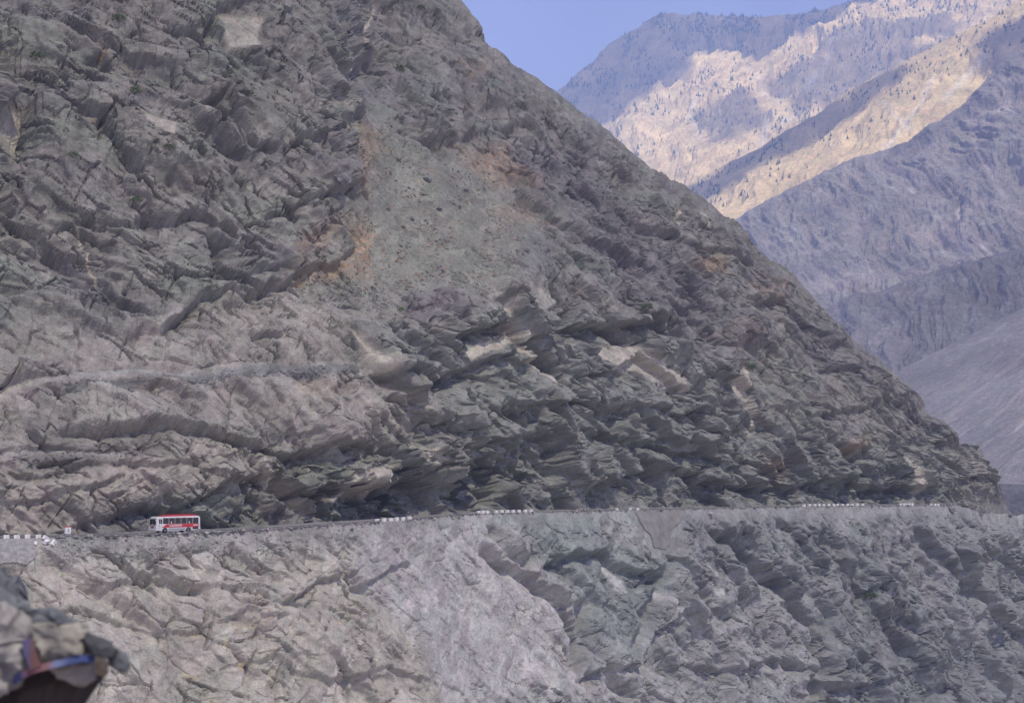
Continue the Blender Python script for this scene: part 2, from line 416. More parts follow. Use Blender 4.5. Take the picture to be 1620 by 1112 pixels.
def paint(px, py, u, w, lower):
    """rock colours (linear albedo), with the lit slab faces painted in"""
    wx = px + 14 * fbm(u / 9, w / 9, 3, 501); wy = py + 14 * fbm(u / 9, w / 9, 3, 502)
    wx += 30 * fbm(u / 40, w / 40, 2, 503); wy += 30 * fbm(u / 40, w / 40, 2, 504)
    c = np.empty(px.shape + (3,), np.float32)
    def put(col, m):
        m = m[..., None]
        c[:] = c * (1 - m) + np.array(col, np.float32) * m
    if not lower:
        c[:] = (0.222, 0.212, 0.20)
        put((0.185, 0.175, 0.185), smooth(-0.1, 0.5, fbm(u / 30, w / 18, 4, 511)) * 0.9)
        put((0.205, 0.222, 0.20), smooth(0.0, 0.5, fbm(u / 22, w / 14, 4, 512)) * 0.8)
        put((0.285, 0.265, 0.25), pmask(wx, wy, [(-300, 545), (0, 540), (180, 545), (300, 480), (400, 470), (520, 480), (560, 560), (640, 650), (640, 700), (500, 700), (400, 690), (250, 680), (60, 690), (0, 850), (-300, 850)], 24))
        put((0.30, 0.275, 0.255), pmask(wx, wy, [(-300, 735), (120, 735), (300, 705), (400, 720), (420, 745), (330, 780), (210, 795), (100, 835), (-300, 850)], 16))
        put((0.216, 0.220, 0.214), pmask(wx, wy, [(560, 510), (690, 540), (800, 480), (1000, 500), (1140, 570), (1210, 690), (1300, 700), (1500, 690), (1520, 800), (900, 815), (500, 830), (560, 760), (700, 690), (620, 620)], 26) * 0.9)
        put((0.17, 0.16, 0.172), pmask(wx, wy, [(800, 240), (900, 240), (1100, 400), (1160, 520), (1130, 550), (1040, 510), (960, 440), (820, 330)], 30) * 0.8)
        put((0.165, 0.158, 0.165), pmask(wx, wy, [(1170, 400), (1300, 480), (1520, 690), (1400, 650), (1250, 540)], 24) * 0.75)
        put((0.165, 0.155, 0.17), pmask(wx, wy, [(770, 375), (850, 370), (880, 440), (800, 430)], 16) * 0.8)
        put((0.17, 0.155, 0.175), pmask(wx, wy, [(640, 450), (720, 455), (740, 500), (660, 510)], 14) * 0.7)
        sc = pmask(wx, wy, SCREE_POLY, 40)
        put((0.222, 0.222, 0.198), sc * 0.85)
        for poly, k in SLABS:  # brightness of the lit slab faces is put into the albedo
            put((0.47, 0.43, 0.385), pmask(px + 5 * fbm(u / 4, w / 4, 2, 505), py + 5 * fbm(u / 4, w / 4, 2, 506), poly, 4) * k)
        for l, wd in (([(-300, 640), (0, 632), (100, 614), (200, 607), (300, 598)], 3), ([(-300, 724), (0, 722), (100, 722), (190, 732)], 3)):
            d, s, t = seg_sd(px, py, l)
            put((0.32, 0.31, 0.30), smooth(wd + 2, wd - 2, d) * 0.8)
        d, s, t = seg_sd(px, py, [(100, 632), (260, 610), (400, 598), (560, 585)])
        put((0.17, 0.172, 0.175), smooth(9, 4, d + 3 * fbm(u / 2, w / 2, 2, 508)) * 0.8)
        for poly, k in RUST:
            m = pmask(wx, wy, poly, 14)
            put((0.39, 0.24, 0.14), np.clip(m * k * (0.22 + 0.9 * smooth(-0.1, 0.4, fbm(u / 1.0, w / 1.0, 3, 520))), 0, 0.85))
        put((0.33, 0.215, 0.14), sc * smooth(0.28, 0.6, fbm(u / 3.0, w / 3.0, 4, 521)) * 0.5)
        put((0.36, 0.25, 0.15), smooth(0.42, 0.6, fbm(u / 6.0, w / 6.0, 4, 522)) * smooth(600, 500, py) * 0.35)
        for l in ([(120, 365), (135, 395), (152, 450)], [(1100, 340), (1130, 380)], [(600, 10), (560, 110)], [(1066, 340), (1070, 366)]):
            d, s, t = seg_sd(px + 4 * fbm(u / 3, w / 3, 2, 507), py, l)
            put((0.52, 0.46, 0.38), smooth(2.2, 0.8, d) * 0.9)
    else:
        c[:] = (0.27, 0.265, 0.27)
        put((0.235, 0.25, 0.25), smooth(-0.1, 0.4, fbm(u / 14, w / 12, 4, 531)) * 0.7)
        put((0.335, 0.312, 0.288), pmask(wx, wy, [(-300, 850), (560, 850), (700, 960), (760, 1300), (-300, 1300)], 60))
        put((0.335, 0.32, 0.325), pmask(wx, wy, [(560, 850), (760, 830), (800, 880), (900, 960), (920, 1010), (900, 1080), (1010, 1060), (1010, 1110), (700, 1110), (640, 980), (560, 930)], 18))
        put((0.20, 0.215, 0.22), pmask(wx, wy, [(790, 825), (900, 815), (1060, 880), (1080, 960), (1010, 1060), (920, 1000), (920, 950), (840, 890)], 16) * 0.9)
        put((0.185, 0.188, 0.197), pmask(wx, wy, [(1060, 815), (1500, 805), (1620, 840), (1800, 900), (1800, 1300), (1380, 1300), (1300, 1000), (1100, 960)], 30) * 0.9)
        put((0.17, 0.17, 0.19), pmask(wx, wy, [(1180, 880), (1260, 930), (1300, 1040), (1240, 1000)], 14) * 0.5)
        put((0.255, 0.252, 0.26), pmask(wx, wy, [(1050, 950), (1200, 900), (1290, 970), (1290, 1060), (1100, 1050)], 24) * 0.8)
        put((0.27, 0.267, 0.278), pmask(wx, wy, [(1360, 830), (1440, 830), (1480, 880), (1560, 1000), (1520, 1020), (1430, 920)], 16) * 0.6)
        pale = smooth(0.2, 0.5, fbm(u / 2.6 + w / 4, w / 1.7, 4, 532)) * pmask(wx, wy, [(560, 870), (800, 850), (930, 960), (900, 1090), (560, 1110)], 40)
        put((0.45, 0.43, 0.415), pale * 0.6)
        yel = smooth(0.15, 0.45, fbm(u / 2.2, w / 2.2, 4, 533)) * pmask(wx, wy, [(250, 930), (420, 980), (480, 1110), (300, 1110), (240, 1000)], 50)
        put((0.46, 0.40, 0.27), yel * 0.6)
        rust = smooth(0.25, 0.5, fbm(u / 1.5, w / 1.2, 4, 534)) * pmask(wx, wy, [(340, 940), (520, 960), (560, 1000), (380, 1000)], 20)
        put((0.42, 0.28, 0.18), rust * 0.7)
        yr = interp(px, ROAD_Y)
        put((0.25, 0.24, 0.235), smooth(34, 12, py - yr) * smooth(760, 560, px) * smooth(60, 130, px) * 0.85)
        for poly, k in (([(975, 885), (1000, 935), (985, 940), (955, 890)], 0.9), ([(1040, 930), (1080, 980), (1070, 985), (1035, 940)], 0.7), ([(1120, 890), (1140, 940), (1130, 945), (1115, 900)], 0.7)):
            put((0.42, 0.41, 0.42), pmask(px + 4 * fbm(u / 4, w / 4, 2, 505), py, poly, 3) * k)
    # rock-type scatter: single blocks differ from their neighbours
    h, e, cid = facet((u * 0.75 + w * 0.65) / 5.5, (w * 0.75 - u * 0.65) / 2.4, 541)
    c *= (0.84 + 0.32 * cid)[..., None]
    h, e, cid = facet((u * 0.75 + w * 0.65) / 1.7, (w * 0.75 - u * 0.65) / 0.9, 542)
    c *= (0.90 + 0.20 * cid)[..., None]
    c *= np.array((1.03, 1.05, 0.98), np.float32) * (1.13 if lower else 1.0)
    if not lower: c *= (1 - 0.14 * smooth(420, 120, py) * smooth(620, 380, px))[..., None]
    return c

def relief(px, py, u, w, lower):
    """height of the rock surface over its base (metres) and local roughness"""
    # along-bed axis runs from upper left to lower right in the photograph
    b = u * 0.72 - w * 0.69; t = u * 0.69 + w * 0.72
    wob = 1.3 * fbm(u / 14, w / 14, 3, 601)
    wob2 = 1.3 * fbm(u / 14, w / 14, 3, 602)
    if not lower:
        cut = pmask(px, py, [(540, 520), (690, 520), (790, 470), (1010, 480), (1150, 560), (1220, 690), (1330, 720), (1500, 690), (1600, 690), (1600, 850), (0, 870), (300, 780), (420, 740), (560, 720), (640, 690)], 34)
        scree = pmask(px + 10 * fbm(u / 9, w / 9, 3, 501), py + 10 * fbm(u / 9, w / 9, 3, 502), SCREE_POLY, 36)
        shelf = pmask(px, py, [(-300, 560), (160, 560), (330, 480), (540, 500), (600, 620), (560, 690), (-300, 680)], 30) + pmask(px, py, [(-300, 735), (300, 710), (400, 725), (300, 780), (-300, 830)], 20)
        rough = 0.88 + 0.22 * cut - 0.75 * scree - 0.30 * np.clip(shelf, 0, 1)
    else:
        slab = pmask(px, py, [(560, 850), (760, 830), (900, 960), (920, 1010), (900, 1080), (700, 1110), (600, 960)], 30)
        right = smooth(900, 1250, px)
        cut = right
        scree = np.zeros_like(px)
        rough = 0.62 - 0.34 * slab + 0.28 * right
    rough = np.clip(rough * (0.75 + 0.8 * smooth(-0.5, 0.6, fbm(u / 26, w / 26, 2, 603))), 0.10, 1.6).astype(np.float32)
    if not lower:
        sm = np.zeros(px.shape, np.float32)
        for poly, k in SLABS: sm = np.maximum(sm, pmask(px, py, poly, 5))
        for l in ([(-300, 640), (0, 632), (100, 614), (200, 607), (300, 600), (400, 592), (560, 582)], [(-300, 724), (0, 722), (100, 722), (190, 732)]):
            d, sg_, t_ = seg_sd(px, py, l); sm = np.maximum(sm, 0.85 * smooth(11, 4, d))
        rough = np.maximum(rough * (1 - 0.93 * sm), 0.03)
    crk = smooth(-0.15, 0.35, fbm(u / 9, w / 9, 3, 615)) * np.clip(rough, 0.25, 1.2)
    h = 5.0 * fbm(u / 55, w / 45, 3, 610) * (0.4 if lower else 1.0)
    h += 2.2 * (fbm((b + wob) / 30, (t + wob2) / 15, 3, 611, 0.5, True) - 0.3) * np.clip(rough, 0.3, 1)
    a, e, cid = facet((b + wob) / 26, (t + wob2) / 12, 620, 0.9, (0, -0.35), 0.7)
    h += rough * (2.0 + 1.8 * cut) * a
    a, e, cid = facet((b + wob * 0.6) / 13, (t + wob2 * 0.6) / 5.5, 621, 0.9, (0, -0.35), 0.7)
    h += rough * (1.25 - 0.5 * cut) * a
    # flaky beds: asymmetric saw-tooth steps
    q = (t + 1.2 * wob + 2.0 * fbm(b / 12, t / 7, 3, 605)) / 5.5
    lay = np.floor(q).astype(np.int32); f = q - lay
    brk = np.floor(b / 8.0 + hsh(lay, lay * 0 + 3, 606) * 5).astype(np.int32)
    am = hsh(lay, brk, 607) ** 2
    h += cut * 0.7 * am * (f ** 1.5 - 0.4)
    h -= scree * 1.2
    h += scree * 0.8 * fbm(u / 7, w / 12, 3, 614)
    ck = 2.2 * crk * np.exp(-(e / 0.05) ** 2)
    crk2 = smooth(-0.1, 0.3, fbm(u / 5, w / 5, 3, 616)) * np.clip(rough, 0.2, 1.2)
    # long straight joints: narrow slabs running down to the right, cut across by a second set
    v0 = 0.8 * fbm(u / 30, w / 30, 2, 617)
    a, e, cid = facet(b / 42 + v0 * 0.2, (t + v0) / 4.6, 625, 0.12, (0, -0.5), 1.0)
    js = smooth(-0.25, 0.25, fbm(u / 24, w / 24, 3, 618))
    h += rough * js * (2.6 if lower else 1.8) * a
    ck += 1.6 * crk * js * np.exp(-(e / 0.05) ** 2)
    t2 = u * 0.90 - w * 0.43; b2 = u * 0.43 + w * 0.90
    a, e, cid = facet(b2 / 30 + v0 * 0.2, (t2 + v0) / 7.0, 626, 0.12, (0, 0.25), 1.0)
    h += rough * (1 - js) * (1.9 if lower else 1.3) * a
    ck += 1.3 * crk2 * np.exp(-(e / 0.035) ** 2)
    s2 = 0.12 * fbm(u / 3, w / 3, 2, 604)
    a, e, cid = facet(b / 6.5 + s2, t / 2.8 - s2, 622, 1.0, (0, -0.35), 0.6)
    g = rough * 0.5 * a
    ck += 1.2 * crk2 * np.exp(-(e / 0.07) ** 2)
    a, e, cid = facet(u / 2.9 + s2, w / 2.0 + s2, 623, 1.1, (0.1, -0.3), 0.6)
    g += rough * 0.3 * a
    ck += 0.45 * crk * np.exp(-(e / 0.10) ** 2)
    a, e, cid = facet(b / 1.5, t / 0.95, 624, 1.1, (0, -0.3), 0.6)
    g += (rough * 0.12 + 0.02) * a
    q = (w * 0.95 + 0.30 * u + 0.8 * wob2 + 1.2 * fbm(u / 6, w / 5, 3, 608)) / 2.6
    lay = np.floor(q).astype(np.int32); f = q - lay
    brk = np.floor(u / 3.5 + hsh(lay, lay * 0 + 5, 609) * 5).astype(np.int32)
    g += (0.15 + 0.4 * cut) * 0.7 * hsh(lay, brk, 612) ** 2 * (1 - f)
    g += scree * 0.12 * fbm(u / 0.7, w / 0.7, 2, 613)
    # crumpled planes: hard creases without steps
    rr = np.clip(rough, 0.05, 1.3)
    v1 = 0.8 * fbm(u / 11, w / 11, 2, 641); v2 = 0.8 * fbm(u / 11, w / 11, 2, 642)
    k = 4.8 * crumple((b + v1) / 20, (t + v2) / 8.5, 643)
    k += (2.4 + 0.8 * cut) * crumple((u + v2) / 8.0, (w + v1) / 5.5, 644)
    k += (1.0 + 0.5 * cut) * crumple((b + v1 * .6) / 6.0, (t + v2 * .6) / 2.4, 645)
    k += 0.5 * crumple((u * 0.9 - w * 0.44 + v2 * .4) / 2.4, (w * 0.9 + u * 0.44) / 1.5, 646)
    k += 0.22 * crumple(b / 1.5, t / 0.75, 647)
    return h, g, rough, k * rr - ck


def strokes(px, py, u, w, ledges, grooves):
    wx = (px + 7 * fbm(u / 5, w / 5, 3, 701) + 2.5 * fbm(u / 1.2, w / 1.2, 2, 702)).astype(np.float32)
    wy = (py + 9 * fbm(u / 5, w / 5, 3, 703) + 3.0 * fbm(u / 1.2, w / 1.2, 2, 704)).astype(np.float32)
    h = np.zeros(px.shape, np.float32)
    for pts, ht, up, dn, uc in ledges:
        soft_zone = (np.mean([p[1] for p in pts]) < 470) or (np.mean([p[0] for p in pts]) < 520) or (np.mean([p[1] for p in pts]) > 850)
        dn, uc, ht = (dn * 0.38, uc * 1.0, ht * 0.7) if soft_zone else (dn * 0.7, uc * 1.0, ht * 0.9)
        if py.max() > 1200: dn, uc, ht = (dn * 1.5, uc * 1.3, ht * 2.0) if np.mean([p[0] for p in pts]) > 740 else (dn * 0.7, uc * 0.9, ht * 1.3)
        x0 = min(p[0] for p in pts) - 3 * up; x1 = max(p[0] for p in pts) + 3 * up
        y0 = min(p[1] for p in pts) - 3 * up; y1 = max(p[1] for p in pts) + 3 * up
        m = (px > x0) & (px < x1) & (py > y0) & (py < y1)
        if not m.any(): continue
        d, s, t = seg_sd(wx[m], wy[m], pts)
        fade = smooth(0, 0.12, t) * smooth(1, 0.88, t)
        fade = fade * np.where((t <= 0) | (t >= 1), 0, 1)
        v = np.where(s < 0, ht * np.exp(-(d / up) ** 1.3), -uc * np.exp(-(d / dn) ** 1.5))
        h[m] += v * fade
    for pts, dp, hw in grooves:
        x0 = min(p[0] for p in pts) - 4 * hw; x1 = max(p[0] for p in pts) + 4 * hw
        y0 = min(p[1] for p in pts) - 4 * hw; y1 = max(p[1] for p in pts) + 4 * hw
        m = (px > x0) & (px < x1) & (py > y0) & (py < y1)
        if not m.any(): continue
        d, s, t = seg_sd(wx[m], wy[m], pts)
        h[m] -= dp * (2.2 if py.max() > 1200 else 1.0) * np.exp(-(d / hw) ** 2)
    return h

def soften(h, k=(0.25, 0.5, 0.25), n=1):
    for _ in range(n):
        p = np.pad(h, ((1, 1), (0, 0)), mode='edge'); h = k[0] * p[:-2] + k[1] * p[1:-1] + k[2] * p[2:]
        p = np.pad(h, ((0, 0), (1, 1)), mode='edge'); h = k[0] * p[:, :-2] + k[1] * p[:, 1:-1] + k[2] * p[:, 2:]
    return h
def scatter_dir(n, u, w, k):
    """let the push direction wander so that broken edges do not all run parallel"""
    d = n.copy()
    d[..., 0] += k * fbm(u / 7, w / 7, 2, 751); d[..., 1] += 0.3 * k * fbm(u / 7, w / 7, 2, 752); d[..., 2] += k * fbm(u / 6, w / 6, 2, 753)
    return d / np.maximum(np.linalg.norm(d, axis=-1, keepdims=True), 1e-6)
def chip(P, k):
    """small broken detail that follows the real depth of the surface"""
    x, y, z = (P[..., i].astype(np.float32) for i in range(3))
    a = crumple((y + 0.4 * x) / 1.6, (z - 0.3 * x) / 1.1, 761); b = crumple((x - 0.5 * y) / 1.5, (z + 0.5 * y) / 1.2, 762); c = crumple((x + z) / 1.4, (y - 0.6 * z) / 1.4, 763)
    return P + k[..., None] * np.stack([a, 0.6 * b, c], -1)
def normals(P):
    du = np.gradient(P, axis=1); dv = np.gradient(P, axis=0)
    n = np.cross(du, dv)
    n /= np.maximum(np.linalg.norm(n, axis=-1, keepdims=True), 1e-9)
    return n

# ------------------------------------------------------------------ the mountain slope above the road
SIL = [(-400, -130), (600, -110), (690, -40), (730, 0), (745, 22), (765, 62), (790, 86), (800, 100), (830, 119), (870, 140), (890, 156), (925, 186), (975, 221),
       (1010, 251), (1050, 286), (1095, 299), (1130, 326), (1165, 349), (1200, 396), (1250, 431), (1290, 471), (1320, 506), (1350, 536),
       (1400, 576), (1440, 616), (1480, 662), (1500, 672), (1512, 684), (1517, 700), (1550, 706), (1564, 722), (1567, 760), (1580, 768), (1590, 796), (1602, 814), (1625, 822)]
def build_upper():
    cols = np.concatenate([np.arange(-260, -10, 8), np.arange(-10, 1622, 1.62)])
    nr = 520
    Do, zr = road_outer(cols)
    rd = road_depth(cols)
    D0 = Do + rd
    z0 = zr - 0.6 - 7.0 * smooth(1495, 1545, cols)
    yb = kinv(z0 / D0)
    ys = interp(cols, SIL) + 1.5 * gnoise(cols / 7.0, cols * 0, 91) + 3.0 * gnoise(cols / 23.0, cols * 0 + 5, 92)
    ys = np.minimum(ys, yb - 4)
    tt = np.linspace(0, 1, nr)
    PX = np.broadcast_to(cols, (nr, len(cols))).copy()
    PY = yb[None] + (ys - yb)[None] * tt[:, None]
    SL = base_slope(PX, PY, np.broadcast_to(ys, PX.shape))
    tan = np.tan(np.radians(SL)); K = kray(PY)
    D = np.empty_like(PY); D[0] = D0
    for i in range(1, nr):
        z = D[i - 1] * K[i - 1]
        D[i] = (tan[i] * D[i - 1] - z) / (tan[i] - K[i])
    # smooth neighbouring columns so that the slope stays one surface
    ker = np.hanning(41); ker /= ker.sum()
    pad = np.pad(D, ((0, 0), (20, 20)), mode='edge')
    Ds = np.zeros_like(D)
    for j in range(41): Ds += ker[j] * pad[:, j:j + D.shape[1]]
    m = smooth(0, 0.1, tt)[:, None]
    D = D * (1 - m) + Ds * m
    P = at(PX, PY, D)
    n = normals(P)
    n = np.where((n[..., 1] > 0)[..., None], -n, n)
    n[..., 1] = np.minimum(n[..., 1], -0.25); n /= np.linalg.norm(n, axis=-1, keepdims=True)
    u = P[..., 0] * 0.74 + P[..., 1] * 0.67; w = P[..., 2] * 1.32
    u = u.astype(np.float32); w = w.astype(np.float32)
    h, g, rough, cr_ = relief(PX, PY, u, w, False)
    h = soften(h + strokes(PX, PY, u, w, LEDGES, GROOVES), n=2) + soften(g, n=1) + cr_
    zr_ = P[..., 2] - zr[None]
    cave = interp(cols, [(-300, 0), (60, 0.3), (140, 1.2), (230, 2.0), (340, 3.5), (450, 4.5), (520, 8.0), (620, 10.0), (740, 11.0), (800, 6.0), (880, 2.5), (980, 2.5), (1040, 2.0), (1110, 3.5), (1180, 2.5), (1260, 3.5), (1340, 4.5), (1420, 5.0), (1480, 3.5), (1510, 0.5), (1600, 0)])
    cave_h = interp(cols, [(-300, 3), (100, 3), (240, 5), (350, 7), (450, 8), (520, 6), (600, 8), (700, 11), (760, 15), (800, 12), (900, 6), (1000, 5), (1110, 9), (1200, 7), (1400, 8), (1480, 6), (1600, 3)])
    cave_h = cave_h[None] * (1 + 0.35 * fbm(u / 6, w / 9, 3, 710))
    ca, ce, cc = facet((u + 0.3 * w) / 7.0, w / 4.5, 711, 0.6)
    ca2, ce2, cc2 = facet((u - 0.4 * w) / 3.0, w / 2.2, 712, 0.6)
    cave_h = cave_h * (0.65 + 0.5 * cc + 0.25 * cc2)
    h = h - cave[None] * (0.45 + 0.55 * cc) * smooth(0, 0.8, zr_) * smooth(cave_h * 1.08, cave_h * 0.7, zr_)
    h = h + 0.25 * cave[None] * (ca2 + ca) * smooth(0.5, 3, zr_) * smooth(20, 10, zr_)
    near = smooth(-0.5, 7.0, zr_)
    h = np.where(h > 0, h * near, h * (0.6 + 0.4 * near))
    cr = smooth(0, 40, PY - ys[None])
    h = h * (0.35 + 0.65 * cr)
    P = chip(P + scatter_dir(n, u, w, 0.35) * h[..., None], 0.22 * np.clip(rough, 0.1, 1) * smooth(0, 5, zr_))
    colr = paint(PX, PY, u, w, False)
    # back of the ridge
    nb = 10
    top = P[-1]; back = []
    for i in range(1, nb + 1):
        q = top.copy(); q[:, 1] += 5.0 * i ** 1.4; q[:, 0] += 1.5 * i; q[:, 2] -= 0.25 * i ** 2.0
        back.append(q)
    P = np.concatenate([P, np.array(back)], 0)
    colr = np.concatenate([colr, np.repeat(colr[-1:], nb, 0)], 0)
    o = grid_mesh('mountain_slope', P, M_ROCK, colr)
    tag(o, 'dark grey rocky mountainside rising above the road', kind='structure')
    return dict(cols=cols, PX=PX, PY=PY, P=P[:nr], n=n)
UP = build_upper()

# ------------------------------------------------------------------ the rock face below the road
LEDGES_LOW = [
    ([(100, 905), (160, 930), (230, 900), (300, 925), (370, 935), (440, 965), (500, 920), (560, 905), (605, 890)], 1.0, 40, 22, 1.6),
    ([(0, 985), (120, 960), (220, 985), (300, 1000), (380, 975), (470, 985)], 0.9, 40, 16, 1.0),
    ([(760, 850), (795, 890), (830, 905), (900, 960), (925, 1010), (905, 1080)], 1.6, 60, 30, 3.0),
    ([(840, 900), (900, 880), (960, 870), (1010, 905), (1045, 900), (1050, 920), (990, 940)], 1.6, 40, 20, 2.2),
    ([(900, 1080), (960, 1050), (1010, 1060), (1040, 1000), (1080, 960)], 1.4, 40, 20, 2.0),
    ([(1120, 830), (1170, 850), (1200, 880), (1250, 920), (1290, 990), (1300, 1060)], 1.8, 40, 26, 3.0),
    ([(1290, 850), (1340, 900), (1380, 960), (1430, 1000), (1480, 1060)], 1.6, 40, 22, 2.6),
    ([(1440, 820), (1490, 880), (1540, 930), (1600, 990), (1640, 1010)], 1.8, 40, 22, 2.8),
    ([(1530, 850), (1570, 880), (1620, 910), (1700, 940)], 1.6, 30, 18, 2.2),
    ([(400, 920), (440, 960), (480, 965), (500, 930)], 0.9, 30, 16, 1.4),
    ([(330, 1060), (420, 1050), (500, 1080), (600, 1060), (700, 1090)], 0.8, 36, 16, 1.0),
    ([(570, 930), (620, 900), (650, 890)], 1.0, 30, 16, 1.4),
    ([(1080, 1050), (1150, 1060), (1230, 1040), (1330, 1090), (1420, 1070)], 1.2, 40, 20, 1.8),
    ([(1040, 870), (1080, 890), (1110, 930), (1150, 980)], 1.0, 30, 18, 1.6),
]
GROOVES_LOW = [
    ([(1175, 850), (1230, 930), (1290, 1000), (1300, 1112)], 3.0, 16), ([(925, 960), (930, 1020), (1000, 1090)], 2.0, 12),
    ([(1060, 890), (1030, 960), (1010, 1020)], 1.6, 10), ([(1420, 930), (1440, 1010), (1480, 1112)], 2.4, 16),
    ([(780, 840), (800, 880), (830, 890)], 1.8, 9), ([(1300, 850), (1350, 880), (1370, 940)], 2.4, 12),
]
def build_lower():
    cols = np.concatenate([np.arange(-260, -10, 8), np.arange(-10, 1640, 1.7), np.arange(1640, 1960, 8)])
    nr = 250
    Do, zr = road_outer(cols)
    yt = kinv(zr / Do)
    ex = smooth(1500, 1560, cols)
    yt = yt + ex * (interp(cols, [(1500, 0), (1530, 8), (1590, 14), (1640, 17), (2000, 30)]))
    yt = yt + ex * 3 * gnoise(cols / 9.0, cols * 0 + 3, 95)
    z0 = Do * kray(yt)
    ybot = 1330.0
    tt = np.linspace(0, 1, nr) ** 1.12
    PX = np.broadcast_to(cols, (nr, len(cols))).copy()
    PY = yt[None] + (ybot - yt)[None] * tt[:, None]
    sl = 58 + 10 * fbm(PX / 160, PY / 90, 3, 801)
    sl = sl + 10 * smooth(900, 1300, PX)
    dy = PY - yt[None]
    sl = np.where(dy < 28, 34 + (sl - 34) * smooth(6, 28, dy), sl)
    sl -= 14 * np.exp(-((PY - interp(PX, [(0, 950), (400, 945), (600, 1000), (800, 1040)])) / 14.0) ** 2) * smooth(900, 600, PX)
    tan = np.tan(np.radians(np.clip(sl, 28, 82))); K = kray(PY)
    D = np.empty_like(PY); D[0] = Do
    for i in range(1, nr):
        z = D[i - 1] * K[i - 1]
        D[i] = (tan[i] * D[i - 1] - z) / (tan[i] - K[i])
    P = at(PX, PY, D)
    P0 = P.copy()
    n = normals(P); n = np.where((n[..., 1] > 0)[..., None], -n, n)
    u = (P[..., 0] * 0.74 + P[..., 1] * 0.67).astype(np.float32); w = (P[..., 2] * 1.15).astype(np.float32)
    h, g, rough, cr_ = relief(PX, PY, u, w, True)
    h = soften(h + strokes(PX, PY, u, w, LEDGES_LOW, GROOVES_LOW), n=2) + soften(g, n=1) + cr_
    f = smooth(0.0, 40, dy)
    f = np.maximum(f, 0.25 * smooth(1500, 1580, PX))
    h = h * f + 0.25 * fbm(u / 1.3, w / 1.3, 3, 802) * smooth(0, 6, dy)
    wm = pmask(PX, PY, [(1000, 800), (1084, 800), (1075, 880), (1030, 880)], 5) + pmask(PX, PY, [(-60, 845), (58, 845), (58, 895), (-60, 895)], 5)
    h = h * (1 - np.clip(wm, 0, 1)) - 0.2 * np.clip(wm, 0, 1)
    P = chip(P + scatter_dir(n, u, w, 0.35) * h[..., None], 0.18 * np.clip(rough, 0.1, 1) * smooth(4, 20, dy) * (1 - np.clip(wm, 0, 1)))
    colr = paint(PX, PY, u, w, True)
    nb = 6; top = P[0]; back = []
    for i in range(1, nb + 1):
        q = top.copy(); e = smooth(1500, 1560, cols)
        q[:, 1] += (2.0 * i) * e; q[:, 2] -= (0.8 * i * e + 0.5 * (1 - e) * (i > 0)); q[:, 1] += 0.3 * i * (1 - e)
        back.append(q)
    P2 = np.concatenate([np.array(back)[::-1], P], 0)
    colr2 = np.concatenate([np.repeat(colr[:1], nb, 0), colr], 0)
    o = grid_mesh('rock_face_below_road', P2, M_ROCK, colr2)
    tag(o, 'pale fractured rock face dropping below the road edge', kind='structure')
    return dict(P0=P0, cols=cols, PX=PX, PY=PY, P=P, n=n)
LO = build_lower()

# ------------------------------------------------------------------ road bench
M_ROAD = plain('worn_asphalt', (0.13, 0.125, 0.12), 0.9, 0, 0.25, 0.6, 0.4)
M_GRAVEL = plain('gravel', (0.27, 0.26, 0.255), 0.95, 0, 0.3, 3.0, 0.6)
def build_road():
    cols = np.arange(-260, 1512, 6.0)
    Do, zr = road_outer(cols); rd = road_depth(cols)
    rows = []
    fr = [-0.10, -0.02, 0.0, 0.10, 0.13, 0.5, 0.88, 0.92, 1.0, 1.45]
    dz = [-1.2, -0.12, -0.02, 0.02, 0.03, 0.06, 0.03, 0.02, 0.05, 0.25]
    for f, d in zip(fr, dz):
        D = Do + rd * f
        xc = (cols - 810) / FPX
        z = zr + d + 0.04 * gnoise(cols / 11, cols * 0 + f * 30, 96) * (0.2 < f < 0.8 and 0.2 or 1)
        k = z / D; yc = (k * CT - ST) / (CT + k * ST)
        rows.append(np.stack([xc * D / (CT - yc * ST), D, z], -1))
    R = np.array(rows)
    o = grid_mesh('road_shoulder', R, M_GRAVEL); tag(o, 'grey gravel shoulder along the cliff road', kind='structure')
    A = R[4:7].copy(); A[..., 2] += 0.03
    o = grid_mesh('road', A, M_ROAD); tag(o, 'narrow dark road cut across the cliff', kind='structure')
build_road()

